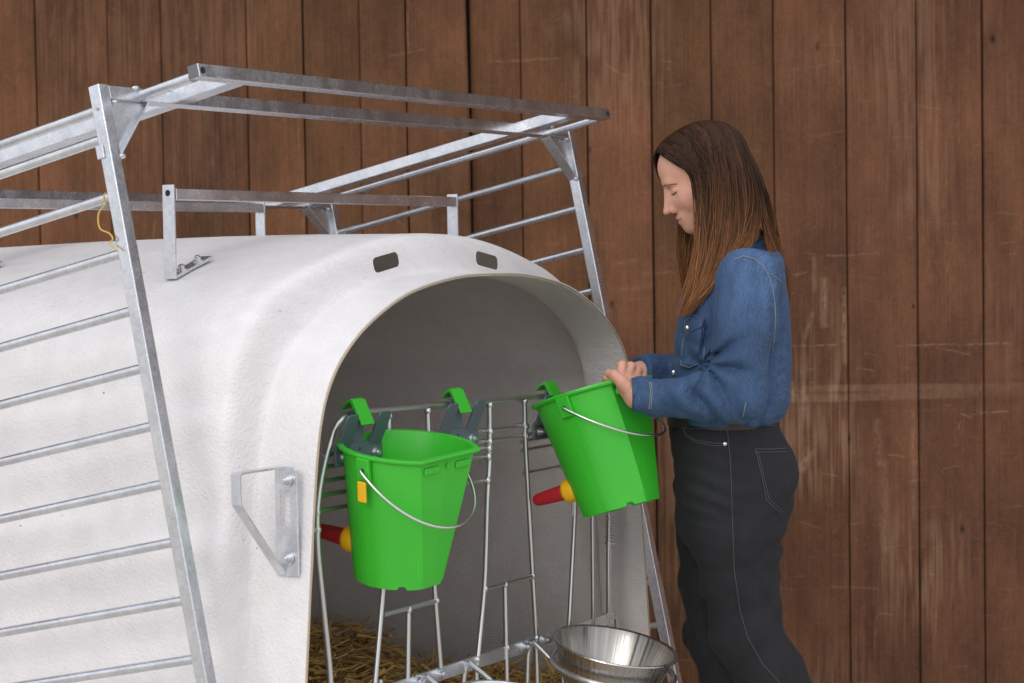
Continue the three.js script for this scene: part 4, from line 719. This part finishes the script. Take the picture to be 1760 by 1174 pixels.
// --- hair: long, parted in the middle, brown with lighter lengths
{
  const near = [
    [[1141, 267, .0], [1166, 283, .043], [1189, 299, .064], [1199, 330, .0755], [1201, 380, .083], [1199, 430, .094], [1185, 490, .108], [1167, 545, .112]],
    [[1160, 238, .0], [1189, 258, .046], [1208, 296, .073], [1214, 345, .084], [1213, 395, .092], [1204, 450, .106], [1186, 505, .116], [1171, 544, .116]],
    [[1186, 219, .0], [1215, 240, .05], [1233, 290, .079], [1239, 345, .088], [1236, 400, .099], [1222, 455, .116], [1200, 505, .122], [1177, 541, .12]],
    [[1212, 211, .0], [1241, 236, .048], [1258, 290, .076], [1264, 345, .086], [1262, 395, .098], [1247, 442, .118], [1222, 488, .13], [1188, 532, .126]],
    [[1232, 212, .0], [1262, 240, .042], [1280, 292, .066], [1287, 345, .077], [1286, 388, .09], [1272, 425, .114], [1244, 466, .134], [1205, 515, .132]],
    [[1241, 214, .0], [1273, 247, .036], [1293, 300, .056], [1301, 350, .066], [1301, 390, .08], [1288, 420, .104], [1262, 446, .13], [1222, 497, .136]],
  ];
  const backS = [
    [[1243, 214, .0], [1277, 250, .033], [1298, 304, .05], [1309, 355, .058], [1316, 395, .068], [1322, 428, .082], [1330, 455, .092], [1338, 480, .09]],
    [[1247, 216, .0], [1283, 254, .022], [1306, 310, .032], [1319, 360, .036], [1329, 405, .042], [1339, 445, .045], [1348, 475, .045], [1351, 520, .04]],
    [[1249, 217, .0], [1285, 256, .0], [1308, 312, .0], [1321, 362, .0], [1332, 408, .0], [1343, 447, .0], [1352, 478, .0], [1356, 530, .0]],
    [[1247, 216, .0], [1283, 254, -.025], [1306, 310, -.035], [1319, 360, -.04], [1328, 405, -.045], [1337, 445, -.05], [1345, 475, -.05], [1348, 520, -.05]],
  ];
  const farS = [
    [[1241, 214, .0], [1272, 248, -.036], [1290, 300, -.056], [1298, 350, -.066], [1296, 400, -.08], [1280, 450, -.09], [1250, 490, -.1], [1220, 530, -.1]],
    [[1212, 211, .0], [1240, 238, -.048], [1255, 290, -.074], [1258, 345, -.082], [1250, 400, -.088], [1235, 450, -.094], [1215, 500, -.1], [1200, 535, -.1]],
    [[1186, 219, .0], [1205, 240, -.048], [1218, 290, -.076], [1218, 345, -.084], [1210, 395, -.088], [1198, 440, -.09], [1190, 490, -.095], [1186, 530, -.095]],
    [[1160, 238, .0], [1165, 255, -.045], [1176, 295, -.069], [1184, 345, -.08], [1184, 395, -.084], [1178, 435, -.086], [1178, 480, -.09], [1182, 525, -.092]],
    [[1141, 267, .0], [1128, 276, -.02], [1131, 298, -.046], [1152, 335, -.068], [1168, 382, -.078], [1166, 420, -.08], [1170, 465, -.084], [1180, 515, -.088]],
  ];
  const curves = G => G.map(g => new THREE.CatmullRomCurve3(g.map(a => pt(...a)), false, 'centripetal'));
  const cn = curves(near), cb = curves(backS), cf = curves(farS);
  const S = 18, table = C => C.map(c => c.getPoints(S * 2));
  const across = (T, s, k) => { const x = s * (T.length - 1), i = Math.min(T.length - 2, Math.floor(x)), t = x - i, a = T[Math.max(0, i - 1)][k], b = T[i][k], c = T[i + 1][k], d = T[Math.min(T.length - 1, i + 2)][k], f = (p, q, r, w) => q + .5 * t * (r - p + t * (2 * p - 5 * q + 4 * r - w + t * (3 * (q - r) + w - p))); return V3(f(a.x, b.x, c.x, d.x), f(a.y, b.y, c.y, d.y), f(a.z, b.z, c.z, d.z)); };
  const clumpRng = rng(99), clumps = Array.from({ length: 90 }, () => [clumpRng(), .6 + 1.05 * clumpRng() * clumpRng() + .1 * clumpRng(), clumpRng() * 6, .2 * (clumpRng() - .4)]);
  const rr = rng(2024), pos = [], col = [], idx = [], uvs = [];
  const colour = (t, tone, w) => { const k = sstep(.2, .95, t), a = [.036, .016, .009], b = [.25, .105, .04]; return a.map((v, i) => lerp(v, b[i], clamp(k * .9 + w)) * tone); };
  const lift = (q, gap) => { // keep the hair outside the scalp
    for (let i = 0; i < 6; i++) { const h = head(q), d = headF(h); if (d > gap || h.y < -.02) return q; const e = .003, gx = headF({ x: h.x + e, y: h.y, z: h.z }) - d, gy = headF({ x: h.x, y: h.y + e, z: h.z }) - d, gz = headF({ x: h.x, y: h.y, z: h.z + e }) - d, L = Math.hypot(gx, gy, gz) || 1, m = gap - d; const dz = Math.abs(h.z) < .002 ? 0 : gz; q.x += (hx.x * gx + hy.x * gy) / L * m; q.y += (hx.y * gx + hy.y * gy) / L * m; q.z += dz / L * m; } return q; };
  function strand(T, s, spread, thick, depth, endAt) {
    const b0 = pos.length / 3, n = S, cl = clumps[Math.floor(rr() * clumps.length)], fly = rr() < .05, tone = cl[1] * (.75 + .5 * rr()), w = cl[3] + .12 * (rr() - .5), ph = cl[2] + .7 * rr(), rise = rr(), wob = (fly ? .01 : .003) + .003 * rr(), drift = (rr() - .5) * spread * (fly ? 1 : .35), tz = (rr() - .5) * depth * (fly ? 2 : 1); s = clamp(cl[0] + (rr() - .5) * .06);
    const P = []; for (let k = 0; k <= n; k++) { const t = k / n, q = across(T, clamp(s + drift * t * t, 0, 1), Math.round(t * endAt * S * 2)); const f = sstep(.1, .6, t); lift(q, .0045 + .004 * (1 - f) + .003 * rise); q.x += wob * f * Math.sin(ph + t * 5) + drift * .0 ; q.z += tz * f + .002 * Math.sin(ph * 2 + t * 4) * f + .0015; q.y += .0015 * (1 - f); P.push(q); }
    for (let k = 0; k <= n; k++) {
      const t = k / n, d = P[Math.min(n, k + 1)].clone().sub(P[Math.max(0, k - 1)]).normalize(), side = d.clone().cross(V3(0, 0, 1)).normalize(), up = side.clone().cross(d).normalize(), r = thick * (1 - .82 * t * t) * (.6 + .4 * sstep(0, .1, t)), c = colour(t * endAt, tone, w);
      for (const a of [0, 2.09, 4.19]) { const o = P[k].clone().addScaledVector(side, r * Math.cos(a) * 1.5).addScaledVector(up, r * Math.sin(a) * .8); pos.push(o.x, o.y, o.z); col.push(...c); uvs.push(a, t); }
      if (k < n) for (let q = 0; q < 3; q++) { const a = b0 + k * 3 + q, b = b0 + k * 3 + (q + 1) % 3; idx.push(a, b, a + 3, b, b + 3, a + 3); }
    }
  }
  const tn = table(cn), tb = table(cb), tf = table(cf);
  for (let i = 0; i < 3600; i++) strand(tn, rr(), .3, .0006 + .0007 * rr(), .016, .72 + .28 * Math.sqrt(rr()));
  for (let i = 0; i < 1100; i++) strand(tb, rr(), .35, .0006 + .0007 * rr(), .014, .68 + .32 * Math.sqrt(rr()));
  for (let i = 0; i < 1100; i++) strand(tf, rr(), .3, .0006 + .0007 * rr(), .014, .7 + .3 * Math.sqrt(rr()));
  // the mass below the outer strands
  for (const [T, z] of [[tn, -.007], [tb, 0], [tf, .007]]) {
    const m = 24, b0 = pos.length / 3, kk = Math.round(S * 2 * .86); for (let j = 0; j <= m; j++) for (let k = 0; k <= kk; k++) { const q = across(T, j / m, k), c = colour(k / kk * .8, .62, -.1); lift(q, .002); q.z += z * sstep(.3, .6, k / kk); if (T === tb) q.x -= .006 * sstep(.3, .6, k / kk); pos.push(q.x, q.y - .002, q.z); col.push(...c); uvs.push(j / m, k / kk); if (j < m && k < kk) { const a = b0 + j * (kk + 1) + k; idx.push(a, a + 1, a + kk + 1, a + 1, a + kk + 2, a + kk + 1); } }
  }
  const g = new THREE.BufferGeometry(); g.setAttribute('position', new THREE.Float32BufferAttribute(pos, 3)); g.setAttribute('color', new THREE.Float32BufferAttribute(col, 3)); g.setAttribute('uv', new THREE.Float32BufferAttribute(uvs, 2)); g.setIndex(idx); g.computeVertexNormals();
  put('hair', g, M.hair);
}

renderer.render(scene, camera);
